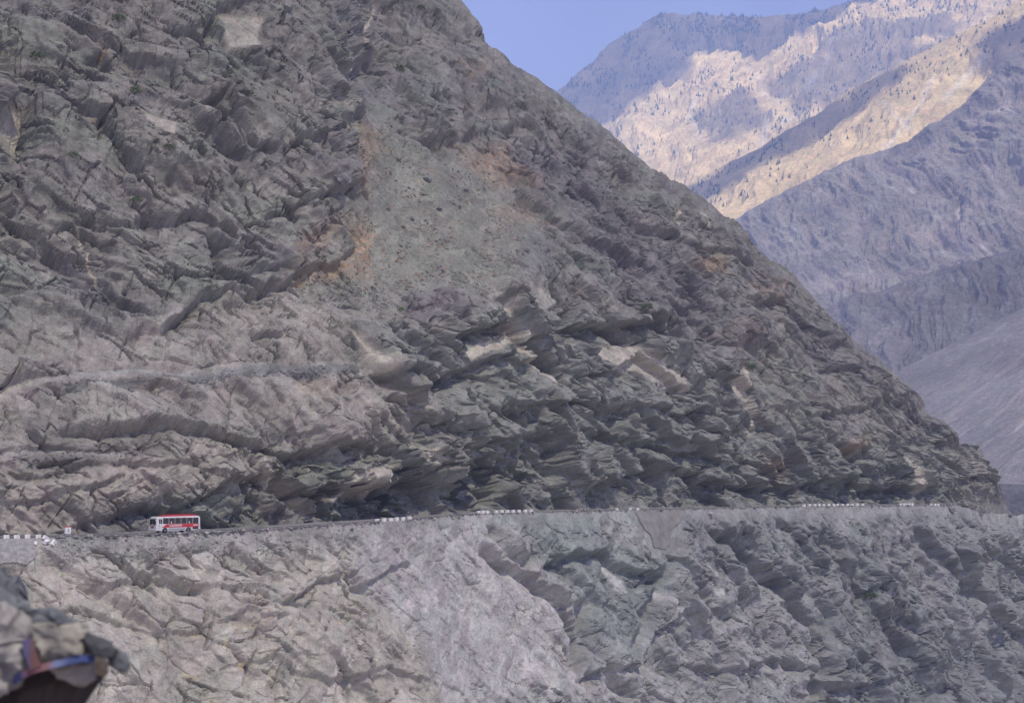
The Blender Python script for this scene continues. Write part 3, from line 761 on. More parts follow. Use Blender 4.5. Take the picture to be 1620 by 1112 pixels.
# ------------------------------------------------------------------ distant mountains
def far_layer(name, label, skyl, base, Ds, Db, x0, x1, step, nr, col, amp, gul, mat=M_FAR, seed=0, streak=0.5, sdir=0.0, rowpow=1.0, fine=0.45, chutes=()):
    cols = np.arange(x0, x1, step)
    ys = interp(cols, skyl); yb = np.maximum(interp(cols, base), ys + 6)
    ppm = FPX / Ds
    tt = np.linspace(0, 1, nr) ** rowpow
    PX = np.broadcast_to(cols, (nr, len(cols))).copy()
    PY = yb[None] + (ys - yb)[None] * tt[:, None]
    D = Db + (Ds - Db) * tt[:, None] ** 1.0 + 0 * PX
    P = at(PX, PY, D)
    n = normals(P); n = np.where((n[..., 1] > 0)[..., None], -n, n)
    u = P[..., 0]; w = P[..., 2] * 1.6
    us = u + sdir * w                      # gullies follow the fall line
    wob = 0.5 * gul * fbm(u / (2 * gul), w / (2 * gul), 3, seed + 5)
    r1 = fbm((us + wob) / gul, w / (gul * 3.2), 5, seed + 1, 0.5, True)
    r2 = fbm((us + wob) / (gul * 0.33), w / (gul * 1.8), 4, seed + 2, 0.55, True)
    h = amp * (r1 - 0.4) + amp * fine * (r2 - 0.4) + amp * 0.7 * fbm(u / (gul * 2.5), w / (gul * 2.5), 3, seed + 3)
    a, e, c_ = facet(us / (gul * 0.3), w / (gul * 0.3), seed + 7)
    h += amp * 0.05 * a
    h *= (0.35 + 0.65 * smooth(0, 18, PY - ys[None]))
    P = P + n * h[..., None]
    c = np.empty(P.shape, np.float32); c[:] = col
    ch = smooth(0.35, 0.75, -(r2 - 0.55)) * smooth(-0.2, 0.3, fbm(u / (gul * 1.4), w / (gul * 2), 3, seed + 4))
    c *= (1 + streak * np.clip(ch, 0, 1))[..., None]
    st = fbm((us + wob) / (gul * 0.5), w / (gul * 3), 4, seed + 6)
    c *= (1 + 0.30 * st)[..., None]
    for pts, wd, k in chutes:
        d, sg, tt_ = seg_sd(PX + 4 * fbm(u / gul, w / gul, 3, seed + 8), PY + 4 * fbm(u / gul, w / gul, 3, seed + 9), pts)
        m = np.exp(-(d / (wd * (0.6 + 0.8 * tt_))) ** 2) * k
        c = c * (1 - m[..., None]) + np.array((0.50, 0.46, 0.40), np.float32) * m[..., None]
    nb = 4; back = []
    for i in range(1, nb + 1):
        q = P[-1].copy(); q[:, 1] += 0.05 * Ds * i; q[:, 2] -= 0.012 * Ds * i * i; back.append(q)
    P2 = np.concatenate([P, np.array(back)], 0); c2 = np.concatenate([c, np.repeat(c[-1:], nb, 0)], 0)
    o = grid_mesh(name, P2, mat, c2); tag(o, label, kind='structure')
    return dict(P=P, PX=PX, PY=PY, cols=cols)
SK1 = [(700, 300), (800, 225), (850, 172), (885, 140), (930, 106), (985, 62), (1030, 34), (1055, 25), (1090, 27), (1140, 25), (1190, 31), (1230, 25), (1270, 23), (1310, 11), (1350, 0), (1400, -18), (1500, -60), (1900, -180)]
F1 = far_layer('far_mountain', 'forested far mountain, blue in shade above and pale in sunlight below', SK1, [(700, 380), (1900, 300)], 7400, 5400, 780, 1690, 2.6, 150,
               (0.47, 0.37, 0.21), 85, 230, seed=1000, streak=0.7, sdir=-0.45, fine=0.5, chutes=[([(1320, 60), (1300, 110), (1270, 140)], 3, 0.8), ([(1245, 130), (1215, 185), (1205, 225)], 4, 0.8), ([(1110, 150), (1090, 185), (1110, 215)], 3, 0.7), ([(1270, 165), (1235, 200)], 3, 0.7), ([(1100, 40), (1095, 75)], 2.5, 0.4), ([(1180, 110), (1210, 150)], 3, 0.6)])
SK2 = [(950, 390), (1040, 330), (1090, 294), (1160, 255), (1230, 215), (1290, 183), (1340, 150), (1400, 115), (1450, 90), (1500, 60), (1560, 30), (1620, -5), (1900, -160)]
F2 = far_layer('sunlit_spur', 'tawny mountain spur with patches of sunlight', SK2, [(950, 460), (1300, 400), (1500, 330), (1900, 200)], 4600, 3600, 980, 1690, 2.6, 120,
               (0.43, 0.34, 0.20), 40, 170, seed=1100, streak=0.5, sdir=-0.6, fine=0.3, chutes=[([(1480, 130), (1440, 200), (1400, 250)], 4, 0.7), ([(1400, 170), (1440, 210)], 4, 0.5), ([(1560, 90), (1500, 160)], 4, 0.6)])
SK3 = [(1000, 460), (1120, 385), (1169, 346), (1229, 310), (1338, 256), (1400, 238), (1436, 223), (1480, 195), (1522, 172), (1550, 140), (1577, 105), (1620, 72), (1900, -100)]
F3 = far_layer('grey_spur', 'blue grey mountain spur streaked with scree gullies', SK3, [(1000, 560), (1900, 560)], 3100, 2300, 1060, 1740, 2.0, 200,
               (0.34, 0.31, 0.275), 26, 85, seed=1200, streak=0.9, sdir=0.0, chutes=[([(1535, 205), (1560, 260), (1585, 310), (1625, 345)], 4, 0.6), ([(1548, 280), (1535, 350), (1525, 380)], 4, 0.45), ([(1400, 300), (1375, 350), (1350, 370)], 4, 0.35), ([(1590, 130), (1600, 180)], 5, 0.35), ([(1500, 300), (1480, 350), (1490, 390)], 4, 0.3), ([(1380, 380), (1460, 400), (1560, 410), (1580, 395)], 1.6, 0.45), ([(1300, 430), (1380, 450), (1420, 440)], 1.6, 0.4), ([(1400, 340), (1480, 350), (1520, 360)], 1.6, 0.3)])
SK4 = [(1150, 540), (1250, 510), (1310, 484), (1354, 462), (1392, 463), (1420, 452), (1463, 435), (1528, 418), (1577, 402), (1620, 391), (1900, 330)]
F4 = far_layer('low_ridge', 'low blue grey ridge in front of the taller spur', SK4, [(1150, 690), (1900, 690)], 1950, 1500, 1220, 1740, 1.8, 130,
               (0.215, 0.205, 0.20), 16, 70, seed=1300, streak=0.7, sdir=-0.3)
SK5 = [(1300, 640), (1380, 606), (1425, 586), (1477, 560), (1528, 535), (1620, 487), (1900, 345)]
F5 = far_layer('scree_slope', 'smooth grey scree slope at the right edge', SK5, [(1300, 790), (1900, 790)], 1350, 980, 1340, 1740, 1.8, 140,
               (0.27, 0.255, 0.245), 5.0, 60, mat=M_SCREE, seed=1400, streak=0.6, sdir=-1.3, chutes=[([(1620, 560), (1540, 625), (1500, 660)], 4, 0.3), ([(1620, 620), (1560, 670)], 3, 0.3), ([(1600, 510), (1500, 580)], 3, 0.25)])
SK6 = [(1500, 766), (1570, 765), (1600, 766), (1620, 767), (1900, 770)]
F6 = far_layer('river_terrace', 'flat dark terrace below the scree slope', SK6, [(1500, 900), (1900, 900)], 900, 850, 1500, 1740, 2.0, 40,
               (0.15, 0.15, 0.155), 2.0, 30, seed=1500, streak=0.3)
# valley floor
M_FLOOR = plain('river_gravel', (0.3, 0.29, 0.28), 0.95, 0, 0.3, 0.02, 0.3)
def build_floor():
    xs = np.linspace(-6000, 6000, 60); ys = np.linspace(-3000, 9500, 60)
    X, Y = np.meshgrid(xs, ys)
    Z = -150 + 2.0 * fbm(X / 900, Y / 900, 3, 77)
    o = grid_mesh('valley_floor', np.stack([X, Y, Z], -1), M_FLOOR); tag(o, 'gravel valley floor far below', kind='structure')
build_floor()

# ------------------------------------------------------------------ clouds that break the sunlight (high above, outside the view)
def cloud_material(name, lo, hi):
    m, nt, out = new_mat(name)
    d = N(nt, 'ShaderNodeBsdfDiffuse', i0=(0.9, 0.9, 0.92, 1)); t = N(nt, 'ShaderNodeBsdfTranslucent', i0=(0.9, 0.9, 0.92, 1))
    tr = N(nt, 'ShaderNodeBsdfTransparent'); m1 = N(nt, 'ShaderNodeMixShader', i0=0.55); m2 = N(nt, 'ShaderNodeMixShader')
    geo = N(nt, 'ShaderNodeNewGeometry'); n = N(nt, 'ShaderNodeTexNoise'); n.inputs['Scale'].default_value = 0.006; n.inputs['Detail'].default_value = 6
    nt.links.new(geo.outputs['Position'], n.inputs['Vector'])
    r = ramp(nt, n.outputs[0], [(0.35, lo), (0.65, hi)])
    nt.links.new(d.outputs[0], m1.inputs[1]); nt.links.new(t.outputs[0], m1.inputs[2])
    nt.links.new(r, m2.inputs[0]); nt.links.new(tr.outputs[0], m2.inputs[1]); nt.links.new(m1.outputs[0], m2.inputs[2])
    nt.links.new(m2.outputs[0], out.inputs[0])
    return m
M_CLOUD = cloud_material('cloud', 0.5, 0.85); M_THIN = cloud_material('thin_cloud', 0.33, 0.49)
def cloud(label, pts, H, rad, seed, most=140, mat=None):
    """a flat-bottomed cumulus whose shadow falls on the given ground points"""
    r = np.random.default_rng(seed)
    pts = np.asarray(pts)
    if len(pts) > most: pts = pts[r.choice(len(pts), most, replace=False)]
    bm = bmesh.new(); bmesh.ops.create_icosphere(bm, subdivisions=2, radius=1.0)
    V = np.array([v.co[:] for v in bm.verts]); bm.verts.index_update()
    Fc = np.array([[v.index for v in f.verts] for f in bm.faces]); bm.free()
    vs_, fs_ = [], []
    for i, p in enumerate(pts):
        c = p + SDIR * (H - p[2]) / SDIR[2]
        rr = rad * r.uniform(0.7, 1.3)
        q = V * (1 + 0.22 * fbm(V[:, 0] * 1.7 + i * 3.1, V[:, 1] * 1.7 + V[:, 2], 3, seed + i))[:, None]
        q = q * rr * np.array([1, 1, 0.55]); q[:, 2] = np.maximum(q[:, 2], -0.2 * rr)
        vs_.append(q + c + np.array([0, 0, r.uniform(-0.2, 0.4) * rr])); fs_.append(Fc + i * len(V))
    v = np.concatenate(vs_); f = np.concatenate(fs_)
    me = bpy.data.meshes.new('cloud'); me.from_pydata(v.tolist(), [], f.tolist()); me.materials.append(mat or M_CLOUD)
    for p_ in me.polygons: p_.use_smooth = True
    tmp = link('cloud', me)
    md = tmp.modifiers.new('shell', 'REMESH'); md.mode = 'VOXEL'; md.voxel_size = rad * 0.28
    me2 = bpy.data.meshes.new_from_object(tmp.evaluated_get(bpy.context.evaluated_depsgraph_get()))
    bpy.data.objects.remove(tmp); me2.polygons.foreach_set('use_smooth', np.ones(len(me2.polygons), bool))
    o = link('cloud', me2); tag(o, label, kind='structure')
def pick(F, poly, seed, n):
    m = pmask(F['PX'], F['PY'], poly, 1.0) > 0.5
    P = F['P'][m]; r = np.random.default_rng(seed)
    return P[r.choice(len(P), min(n, len(P)), replace=False)]
cl = [UP['P'][::30, ::30].reshape(-1, 3), LO['P'][::30, ::30].reshape(-1, 3)]
gx, gy = np.meshgrid(np.linspace(-160, 320, 12), np.linspace(120, 700, 14))
cl.append(np.stack([gx.ravel(), gy.ravel(), gx.ravel() * 0], -1))
cl.append(np.array([[x, y, 0] for x in (-90, -30, 30, 90) for y in (-90, -30, 30, 90)], float))
cloud('broad white cloud shading the near cliff', np.concatenate(cl), 3350, 75, 41, 220, M_THIN)
pts = [pick(F3, [(1000, 800), (1000, 430), (1169, 352), (1338, 262), (1436, 228), (1522, 178), (1577, 112), (1620, 78), (1800, -20), (1800, 800)], 1, 260),
       pick(F4, [(1000, 300), (1900, 300), (1900, 900), (1000, 900)], 2, 60), pick(F5, [(1000, 300), (1900, 300), (1900, 900), (1000, 900)], 3, 60),
       pick(F6, [(1000, 300), (1900, 300), (1900, 900), (1000, 900)], 4, 15)]
cloud('long white cloud shading the grey spurs', np.concatenate(pts), 3500, 90, 42, 420, M_THIN)
cloud('white cloud shading the far summit ridge', pick(F1, [(780, 240), (870, 250), (975, 185), (1040, 130), (1095, 88), (1200, 82), (1290, 30), (1360, 5), (1500, -50), (1500, -120), (780, -50)], 5, 280), 4600, 120, 43, 280)
cloud('thin white cloud shading the tawny spur', np.concatenate([pick(F2, [(1080, 310), (1160, 258), (1290, 186), (1400, 118), (1440, 105), (1380, 160), (1290, 222), (1200, 268), (1120, 318)], 6, 60),
      pick(F2, [(1540, 60), (1640, 20), (1700, 40), (1640, 110), (1560, 110)], 7, 24)]), 3900, 55, 44, 90)

cloud('wispy cloud half shading the upper far slope', np.concatenate([pick(F1, [(1230, 130), (1300, 75), (1420, 40), (1520, 20), (1500, 90), (1380, 130), (1280, 180)], 8, 60), pick(F1, [(1110, 190), (1170, 150), (1200, 190), (1150, 250)], 9, 14)]), 4300, 90, 45, 80, M_THIN)

# ------------------------------------------------------------------ haze
def build_haze():
    z1 = max(float(F['P'][..., 2].max()) for F in (F1, F2, F3)) + 60
    low = min(v.co.z for o in bpy.data.objects if o.name.startswith('cloud') for v in o.data.vertices)
    print('HAZE_TOP', z1, 'CLOUD_BASE', low)
    assert z1 < low
    a = np.array([-6300, -3300, -170.0]); b = np.array([6300, 9900, z1])
    bm = bmesh.new(); bmesh.ops.create_cube(bm, size=1.0)
    for v in bm.verts:
        v.co = [(a[i] + b[i]) / 2 + v.co[i] * (b[i] - a[i]) for i in range(3)]
    me = bpy.data.meshes.new('haze'); bm.to_mesh(me); bm.free()
    m, nt, out = new_mat('haze')
    pv = N(nt, 'ShaderNodeVolumePrincipled')
    pv.inputs['Color'].default_value = (0.36, 0.52, 1.0, 1); pv.inputs['Density'].default_value = 0.00011
    nt.links.new(pv.outputs[0], out.inputs['Volume'])
    me.materials.append(m)
    o = link('haze', me); tag(o, 'thin blue valley haze', kind='stuff')
build_haze()

# ------------------------------------------------------------------ small mesh tools
def mesh_obj(name, bm, mat, parent=None, smooth_=False):
    me = bpy.data.meshes.new(name); bm.to_mesh(me); bm.free()
    for m in (mat if isinstance(mat, (list, tuple)) else [mat]): me.materials.append(m)
    if smooth_:
        for p in me.polygons: p.use_smooth = True
    return link(name, me, parent)
def box(bm, c, s, bev=0.0, rot=None, taper=1.0):
    r = bmesh.ops.create_cube(bm, size=1.0)
    vs_ = r['verts']
    for v in vs_:
        k = taper if v.co.z > 0 else 1.0
        v.co = Vector((v.co.x * s[0] * k, v.co.y * s[1] * k, v.co.z * s[2]))
    if bev > 0:
        es = list({e for v in vs_ for e in v.link_edges})
        r2 = bmesh.ops.bevel(bm, geom=es, offset=bev, segments=2, profile=0.5, affect='EDGES')
        vs_ = list({v for f in r2['faces'] for v in f.verts} | {v for v in vs_ if v.is_valid})
    for v in vs_:
        if rot is not None: v.co = rot @ v.co
        v.co += Vector(c)
    return vs_
def prism(bm, pts, y0, y1, axis='y'):
    """pts in (x, z), extruded between y0 and y1"""
    a = [bm.verts.new((x, y0, z)) for x, z in pts]; b = [bm.verts.new((x, y1, z)) for x, z in pts]
    n = len(pts)
    bm.faces.new(a); bm.faces.new(b[::-1])
    for i in range(n): bm.faces.new((a[i], b[i], b[(i + 1) % n], a[(i + 1) % n]))
    bmesh.ops.recalc_face_normals(bm, faces=bm.faces)
def lathe(bm, prof, seg=24, centre=(0, 0, 0)):
    """prof: (radius, y) turned round the y axis"""
    rings = []
    for r, y in prof:
        rings.append([bm.verts.new((centre[0] + r * math.cos(2 * math.pi * k / seg), centre[1] + y, centre[2] + r * math.sin(2 * math.pi * k / seg))) for k in range(seg)])
    for A, B in zip(rings[:-1], rings[1:]):
        for k in range(seg): bm.faces.new((A[k], A[(k + 1) % seg], B[(k + 1) % seg], B[k]))
    bm.faces.new(rings[0][::-1]); bm.faces.new(rings[-1])
    bmesh.ops.recalc_face_normals(bm, faces=bm.faces)
def rock_bm(seed, size, cuts=2, rough=0.12):
    """angular boulder: convex hull of random points, subdivided and chipped"""
    r = random.Random(seed); bm = bmesh.new()
    for _ in range(16):
        v = Vector((r.gauss(0, 1), r.gauss(0, 1), r.gauss(0, 1))).normalized() * r.uniform(0.8, 1.0)
        bm.verts.new((v.x * size[0] / 2, v.y * size[1] / 2, v.z * size[2] / 2))
    h = bmesh.ops.convex_hull(bm, input=bm.verts)
    bmesh.ops.delete(bm, geom=[g for g in h['geom_interior'] if isinstance(g, bmesh.types.BMVert)], context='VERTS')
    bmesh.ops.triangulate(bm, faces=bm.faces)
    if cuts:
        bmesh.ops.subdivide_edges(bm, edges=bm.edges, cuts=cuts, use_grid_fill=True)
        m = min(size)
        for v in bm.verts:
            q = v.co * (3.0 / m) + Vector((seed * 3.7, 0, 0))
            v.co += v.co.normalized() * m * rough * (mnoise.noise(q) + 0.5 * mnoise.noise(q * 2.3))
    bmesh.ops.recalc_face_normals(bm, faces=bm.faces)
    return bm
def road_point(px, f, dz=0.0):
    D, z = road_outer(np.array([float(px)])); D = D[0] + road_depth(px) * f; z = z[0] + dz
    k = z / D; yc = (k * CT - ST) / (CT + k * ST)
    return Vector(((px - 810) / FPX * D / (CT - yc * ST), D, z))
def road_dir(px):
    a, b = road_point(px - 12, 0.3), road_point(px + 12, 0.3); d = b - a
    return math.atan2(d.y, d.x)
def surf(S, px, py, front=3):
    """nearest point of a built slope under a photograph pixel"""
    c = np.abs(S['cols'] - px).argmin()
    r = np.abs(S['PY'][:, c] - py).argmin()
    return Vector(S['P'][r, c]), Vector(S['n'][r, c])
def project(P):
    X, Y, Z = P[..., 0], P[..., 1], P[..., 2]
    d = Y * CT + Z * ST; yy = -Y * ST + Z * CT
    return 810 + FPX * X / d, 556 - FPX * yy / d
def hit(S, px, py):
    """front-most mesh vertex that projects on a pixel"""
    if 'prj' not in S:
        S['prj'] = project(S['P'])
    X, Y = S['prj']
    d = (X - px) ** 2 + (Y - py) ** 2
    k = np.argsort(d.ravel())[:14]
    D = S['P'][..., 1].ravel()[k]
    return Vector(S['P'].reshape(-1, 3)[k[D.argmin()]])

# ------------------------------------------------------------------ bus
M_BUSW = plain('bus_white_paint', (0.66, 0.655, 0.645), 0.5, 0, 0.14, 2.0)
M_BUSR = plain('bus_red_paint', (0.52, 0.04, 0.05), 0.5, 0, 0.2, 2.0)
M_GLASS = plain('tinted_glass', (0.02, 0.022, 0.028), 0.12, 0, 0.0, spec=0.6)
M_TYRE = plain('tyre_rubber', (0.02, 0.02, 0.021), 0.85, 0, 0.2, 10)
M_STEEL = plain('dull_steel', (0.45, 0.45, 0.46), 0.45, 0.7, 0.1, 8)
M_DARK = plain('dark_trim', (0.03, 0.03, 0.033), 0.6)
M_LAMP = plain('lamp_glass', (0.8, 0.8, 0.78), 0.15)
M_AMBER = plain('amber_lens', (0.7, 0.25, 0.03), 0.3)
M_PALE = plain('pale_curtain', (0.7, 0.7, 0.72), 0.8, 0, 0.1, 6)
def build_bus():
    L, W, H = 8.6, 2.3, 2.75
    root = empty('bus', road_point(276, 0.40, 0.07), road_dir(276) + math.pi)
    tag(root, 'white and red bus driving along the cliff road', 'bus')
    root.scale = (0.95,) * 3
    x0, x1 = -L / 2, L / 2
    # body: side profile (x, z) with wheel arches, lower at the front nose
    def arch(cx, r=0.52, zb=0.36, n=9):
        return [(cx + r * math.cos(math.pi - math.pi * i / (n - 1)), zb + 0.0 + r * math.sin(math.pi * i / (n - 1))) for i in range(n)]
    fx, rx = x1 - 1.75, x0 + 2.3
    prof = [(x0, 0.55)] + [(rx - 0.53, 0.36)] + arch(rx) + [(rx + 0.53, 0.36), (fx - 0.53, 0.36)] + arch(fx) + [(fx + 0.53, 0.36), (x1 - 0.05, 0.38), (x1, 0.62), (x1 - 0.02, 1.35), (x1 - 0.26, 2.5), (x1 - 0.5, 2.7), (x0 + 0.25, 2.75), (x0 + 0.05, 2.6)]
    bm = bmesh.new(); prism(bm, prof, -W / 2, W / 2)
    top = [e for e in bm.edges if all(v.co.z > 2.45 for v in e.verts) and abs(e.verts[0].co.y - e.verts[1].co.y) < 1e-4]
    bmesh.ops.bevel(bm, geom=top, offset=0.14, segments=3, profile=0.5, affect='EDGES')
    for v in bm.verts:
        if v.co.z > 1.3: v.co.y *= 1 - 0.035 * (v.co.z - 1.3)
    mesh_obj('body', bm, M_BUSW, root)
    side = lambda z: (W / 2) * (1 - 0.035 * max(0, z - 1.3))
    for s in (1, -1):
        n = 6; a, b = x0 + 0.32, x1 - 1.32; w = (b - a) / n
        for i in range(n):
            bm = bmesh.new(); box(bm, (0, 0, 0), (w - 0.07, 0.03, 0.95), 0.012)
            for v in bm.verts: v.co += Vector((a + (i + 0.5) * w, s * (side(2.0) + 0.012), 1.98))
            o = mesh_obj('side_window', bm, M_GLASS, root)
            if i in (1, 4) and s == 1:
                bm = bmesh.new(); box(bm, (a + (i + 0.5) * w + 0.1, s * (side(2.0) + 0.03), 1.72), (0.16, 0.012, 0.34), 0.004); mesh_obj('curtain', bm, M_PALE, o)
        bm = bmesh.new(); box(bm, ((a + b) / 2, s * (side(2.5) + 0.012), 2.535), (b - a + 0.3, 0.03, 0.10), 0.008); mesh_obj('rain_gutter', bm, M_BUSW, root)
        # red wedge stripe and white lettering panel
        bm = bmesh.new(); prism(bm, [(x0 + 0.28, 1.49), (b - 0.7, 1.45), (b + 0.25, 0.90), (x0 + 0.28, 0.90)], s * (W / 2 + 0.004), s * (W / 2 + 0.018))
        st = mesh_obj('red_stripe', bm, M_BUSR, root)
        bm = bmesh.new(); prism(bm, [(b - 3.55, 1.36), (b - 1.2, 1.25), (b - 1.4, 1.07), (b - 3.7, 1.12)], s * (W / 2 + 0.019), s * (W / 2 + 0.028)); mesh_obj('lettering_panel', bm, M_PALE, st)
        bm = bmesh.new()
        for k in range(9):   # indistinct painted letters
            xx = b - 3.45 + k * 0.24
            box(bm, (xx, s * (W / 2 + 0.031), 1.205 + 0.004 * k * -1), (0.05, 0.006, 0.13)); box(bm, (xx + 0.07, s * (W / 2 + 0.031), 1.25 - 0.05 * (k % 3)), (0.10, 0.006, 0.035))
        tag(mesh_obj('painted_letters', bm, M_BUSR, st), kind='stuff')
        bm = bmesh.new(); prism(bm, [(x0 + 0.10, 1.32), (x0 + 1.35, 1.30), (x0 + 1.45, 1.14), (x0 + 0.10, 1.14)], s * (W / 2 + 0.019), s * (W / 2 + 0.028)); mesh_obj('white_flash', bm, M_BUSW, st)
        bm = bmesh.new(); box(bm, ((rx + fx) / 2, s * (W / 2 + 0.005), 0.60), (abs(fx - rx) - 1.3, 0.02, 0.30), 0.006); mesh_obj('luggage_flap', bm, M_STEEL, root)
        bm = bmesh.new(); box(bm, (x0 + 0.95, s * (W / 2 + 0.005), 0.72), (1.1, 0.02, 0.34), 0.006); mesh_obj('luggage_flap', bm, M_DARK, root)
        for cx in (rx, fx):
            bm = bmesh.new(); lathe(bm, [(0.20, -0.13), (0.43, -0.13), (0.47, -0.08), (0.47, 0.08), (0.43, 0.13), (0.20, 0.13)], 28, (cx, s * (W / 2 - 0.17), 0.47)); wh = mesh_obj('wheel', bm, M_TYRE, root)
            bm = bmesh.new(); lathe(bm, [(0.26, 0.0), (0.26, 0.12 * s), (0.12, 0.06 * s), (0.11, 0.14 * s)], 20, (cx, s * (W / 2 - 0.17) + s * 0.02, 0.47)); mesh_obj('rim', bm, M_STEEL, wh)
        # front corner: door (left side) or driver's window (right side)
        if s == 1:
            bm = bmesh.new(); box(bm, (x1 - 0.88, W / 2 + 0.008, 1.42), (0.72, 0.03, 2.0), 0.012)
            for v in bm.verts:
                if v.co.z > 1.3: v.co.y *= 1 - 0.03 * (v.co.z - 1.3)
            d = mesh_obj('door', bm, M_BUSW, root)
            for dx in (-0.17, 0.17):
                bm = bmesh.new(); box(bm, (x1 - 0.88 + dx, W / 2 - 0.012, 1.92), (0.28, 0.035, 0.78), 0.008); mesh_obj('door_pane', bm, M_GLASS, d)
            bm = bmesh.new(); box(bm, (x1 - 0.60, W / 2 + 0.04, 1.25), (0.04, 0.03, 0.25), 0.006); mesh_obj('handle', bm, M_DARK, d)
        else:
            bm = bmesh.new(); box(bm, (x1 - 0.88, -side(2.0) - 0.012, 1.95), (0.75, 0.03, 0.85), 0.012); mesh_obj('driver_window', bm, M_GLASS, root)
        bm = bmesh.new(); box(bm, (x1 + 0.10, s * (W / 2 + 0.14), 2.15), (0.09, 0.22, 0.36), 0.02); mi = mesh_obj('mirror', bm, M_BUSW, root)
        bm = bmesh.new(); box(bm, (x1 - 0.04, s * (W / 2 + 0.06), 2.36), (0.26, 0.10, 0.035), 0.006); mesh_obj('mirror_arm', bm, M_DARK, mi)
        bm = bmesh.new(); lathe(bm, [(0.13, -0.02), (0.13, 0.02), (0.08, 0.045)], 18)
        for v in bm.verts: v.co = Vector((x1 + 0.01 + v.co.y, s * 0.82 + v.co.x, 0.92 + v.co.z))
        mesh_obj('headlight', bm, M_LAMP, root)
        bm = bmesh.new(); box(bm, (x1 + 0.01, s * 1.03, 0.92), (0.05, 0.12, 0.14), 0.01); mesh_obj('indicator', bm, M_AMBER, root)
        bm = bmesh.new(); box(bm, (x0 - 0.01, s * 0.98, 0.98), (0.05, 0.16, 0.34), 0.01); mesh_obj('tail_light', bm, M_BUSR, root)
    # windscreen in two leaning panes
    ang = math.atan2(0.24, 1.15)
    for s in (1, -1):
        bm = bmesh.new(); box(bm, (0, 0, 0), (0.03, 0.98, 0.92), 0.012, Matrix.Rotation(-ang, 3, 'Y'))
        for v in bm.verts: v.co += Vector((x1 - 0.125, s * 0.51, 1.86))
        mesh_obj('windscreen', bm, M_GLASS, root)
    bm = bmesh.new(); box(bm, (x1 - 0.23, 0, 2.46), (0.10, 1.5, 0.17), 0.012); mesh_obj('destination_board', bm, M_PALE, root)
    bm = bmesh.new(); box(bm, (x1 + 0.0, 0, 1.24), (0.03, 2.1, 0.10), 0.008); mesh_obj('front_red_band', bm, M_BUSR, root)
    bm = bmesh.new()
    for k in range(5): box(bm, (x1 + 0.012, 0, 0.84 + 0.06 * k), (0.04, 0.9, 0.03), 0.004)
    mesh_obj('grille', bm, M_DARK, root)
    bm = bmesh.new(); box(bm, (x1 + 0.06, 0, 0.52), (0.14, 2.28, 0.26), 0.04); mesh_obj('bumper', bm, M_BUSW, root)
    bm = bmesh.new(); box(bm, (x0 - 0.06, 0, 0.60), (0.14, 2.2, 0.22), 0.04); mesh_obj('bumper', bm, M_BUSW, root)
    bm = bmesh.new(); box(bm, (x0 + 0.02, 0, 2.0), (0.05, 1.8, 0.75), 0.02); mesh_obj('rear_window', bm, M_GLASS, root)
    # raised red roof fairing and rack
    bm = bmesh.new(); prism(bm, [(x0 + 0.6, 2.74), (x0 + 0.7, 2.92), (x1 - 2.6, 2.90), (x1 - 2.0, 2.82), (x1 - 1.0, 2.73)], -0.95, 0.95)
    es = [e for e in bm.edges if all(v.co.z > 2.8 for v in e.verts)]
    bmesh.ops.bevel(bm, geom=es, offset=0.05, segments=2, affect='EDGES', profile=0.5)
    rf = mesh_obj('roof_fairing', bm, M_BUSR, root)
    for s in (1, -1):
        bm = bmesh.new(); box(bm, (-0.7, s * 0.90, 3.01), (5.4, 0.04, 0.04))
        for k in range(6): box(bm, (-3.3 + k * 1.04, s * 0.90, 2.95), (0.035, 0.035, 0.10))
        mesh_obj('rack_rail', bm, M_BUSR, rf)
build_bus()

# ------------------------------------------------------------------ whitewashed guard stones
M_WASH = plain('shaded_grubby_wash', (0.66, 0.63, 0.60), 0.9, 0, 0.2, 5.0, 0.5)  # stone sides: dirt and shade both put into this duller tone
M_WHITE = plain('bright_whitewash', (0.86, 0.85, 0.83), 0.85, 0, 0.06, 6.0, 0.2)
def stone_mesh(seed, s):
    bm = bmesh.new(); box(bm, (0, 0, s[2] / 2), s, 0.05, None, 0.93)
    r = random.Random(seed)
    for v in bm.verts: v.co += Vector((r.uniform(-1, 1), r.uniform(-1, 1), r.uniform(-1, 1))) * 0.018
    me = bpy.data.meshes.new('guard_stone'); bm.to_mesh(me); bm.free(); me.materials.append(M_WASH)
    bm = bmesh.new(); box(bm, (-s[0] / 2 + 0.07, 0, s[2] / 2), (0.20, s[1] + 0.03, s[2] + 0.03), 0.03, None, 0.94)  # white cap paints in the end face that catches the light
    m2 = bpy.data.meshes.new('lit_end'); bm.to_mesh(m2); bm.free(); m2.materials.append(M_WHITE)
    bm = bmesh.new(); box(bm, (0.04, 0, s[2] * 0.96), (s[0] * 0.94, s[1] * 0.9, 0.06), 0.02)
    m3 = bpy.data.meshes.new('pale_top'); bm.to_mesh(m3); bm.free(); m3.materials.append(M_WHITE)
    return me, m2, m3
SM = [stone_mesh(k, (0.74 + 0.05 * (k % 3), 0.42, 0.52 + 0.03 * (k % 2))) for k in range(4)]
ORD = ['first', 'second', 'third', 'fourth', 'fifth', 'sixth', 'seventh', 'eighth', 'ninth', 'tenth', 'eleventh', 'twelfth', 'thirteenth']
def guard_stones(xs, where, group, sc=1.0):
    for i, px in enumerate(xs):
        me = SM[i % 4]
        o = link('guard_stone', me[0]); p = road_point(px, 0.03, -0.03)
        o.location = p; o.rotation_euler = (random.uniform(-.04, .04), random.uniform(-.04, .04), road_dir(px) + random.uniform(-.06, .06)); o.scale = (sc,) * 3
        link('lit_end', me[1], o); link('pale_top', me[2], o)
        tag(o, f'whitewashed guard stone, {ORD[i]} from the left {where}', 'guard stone', group)
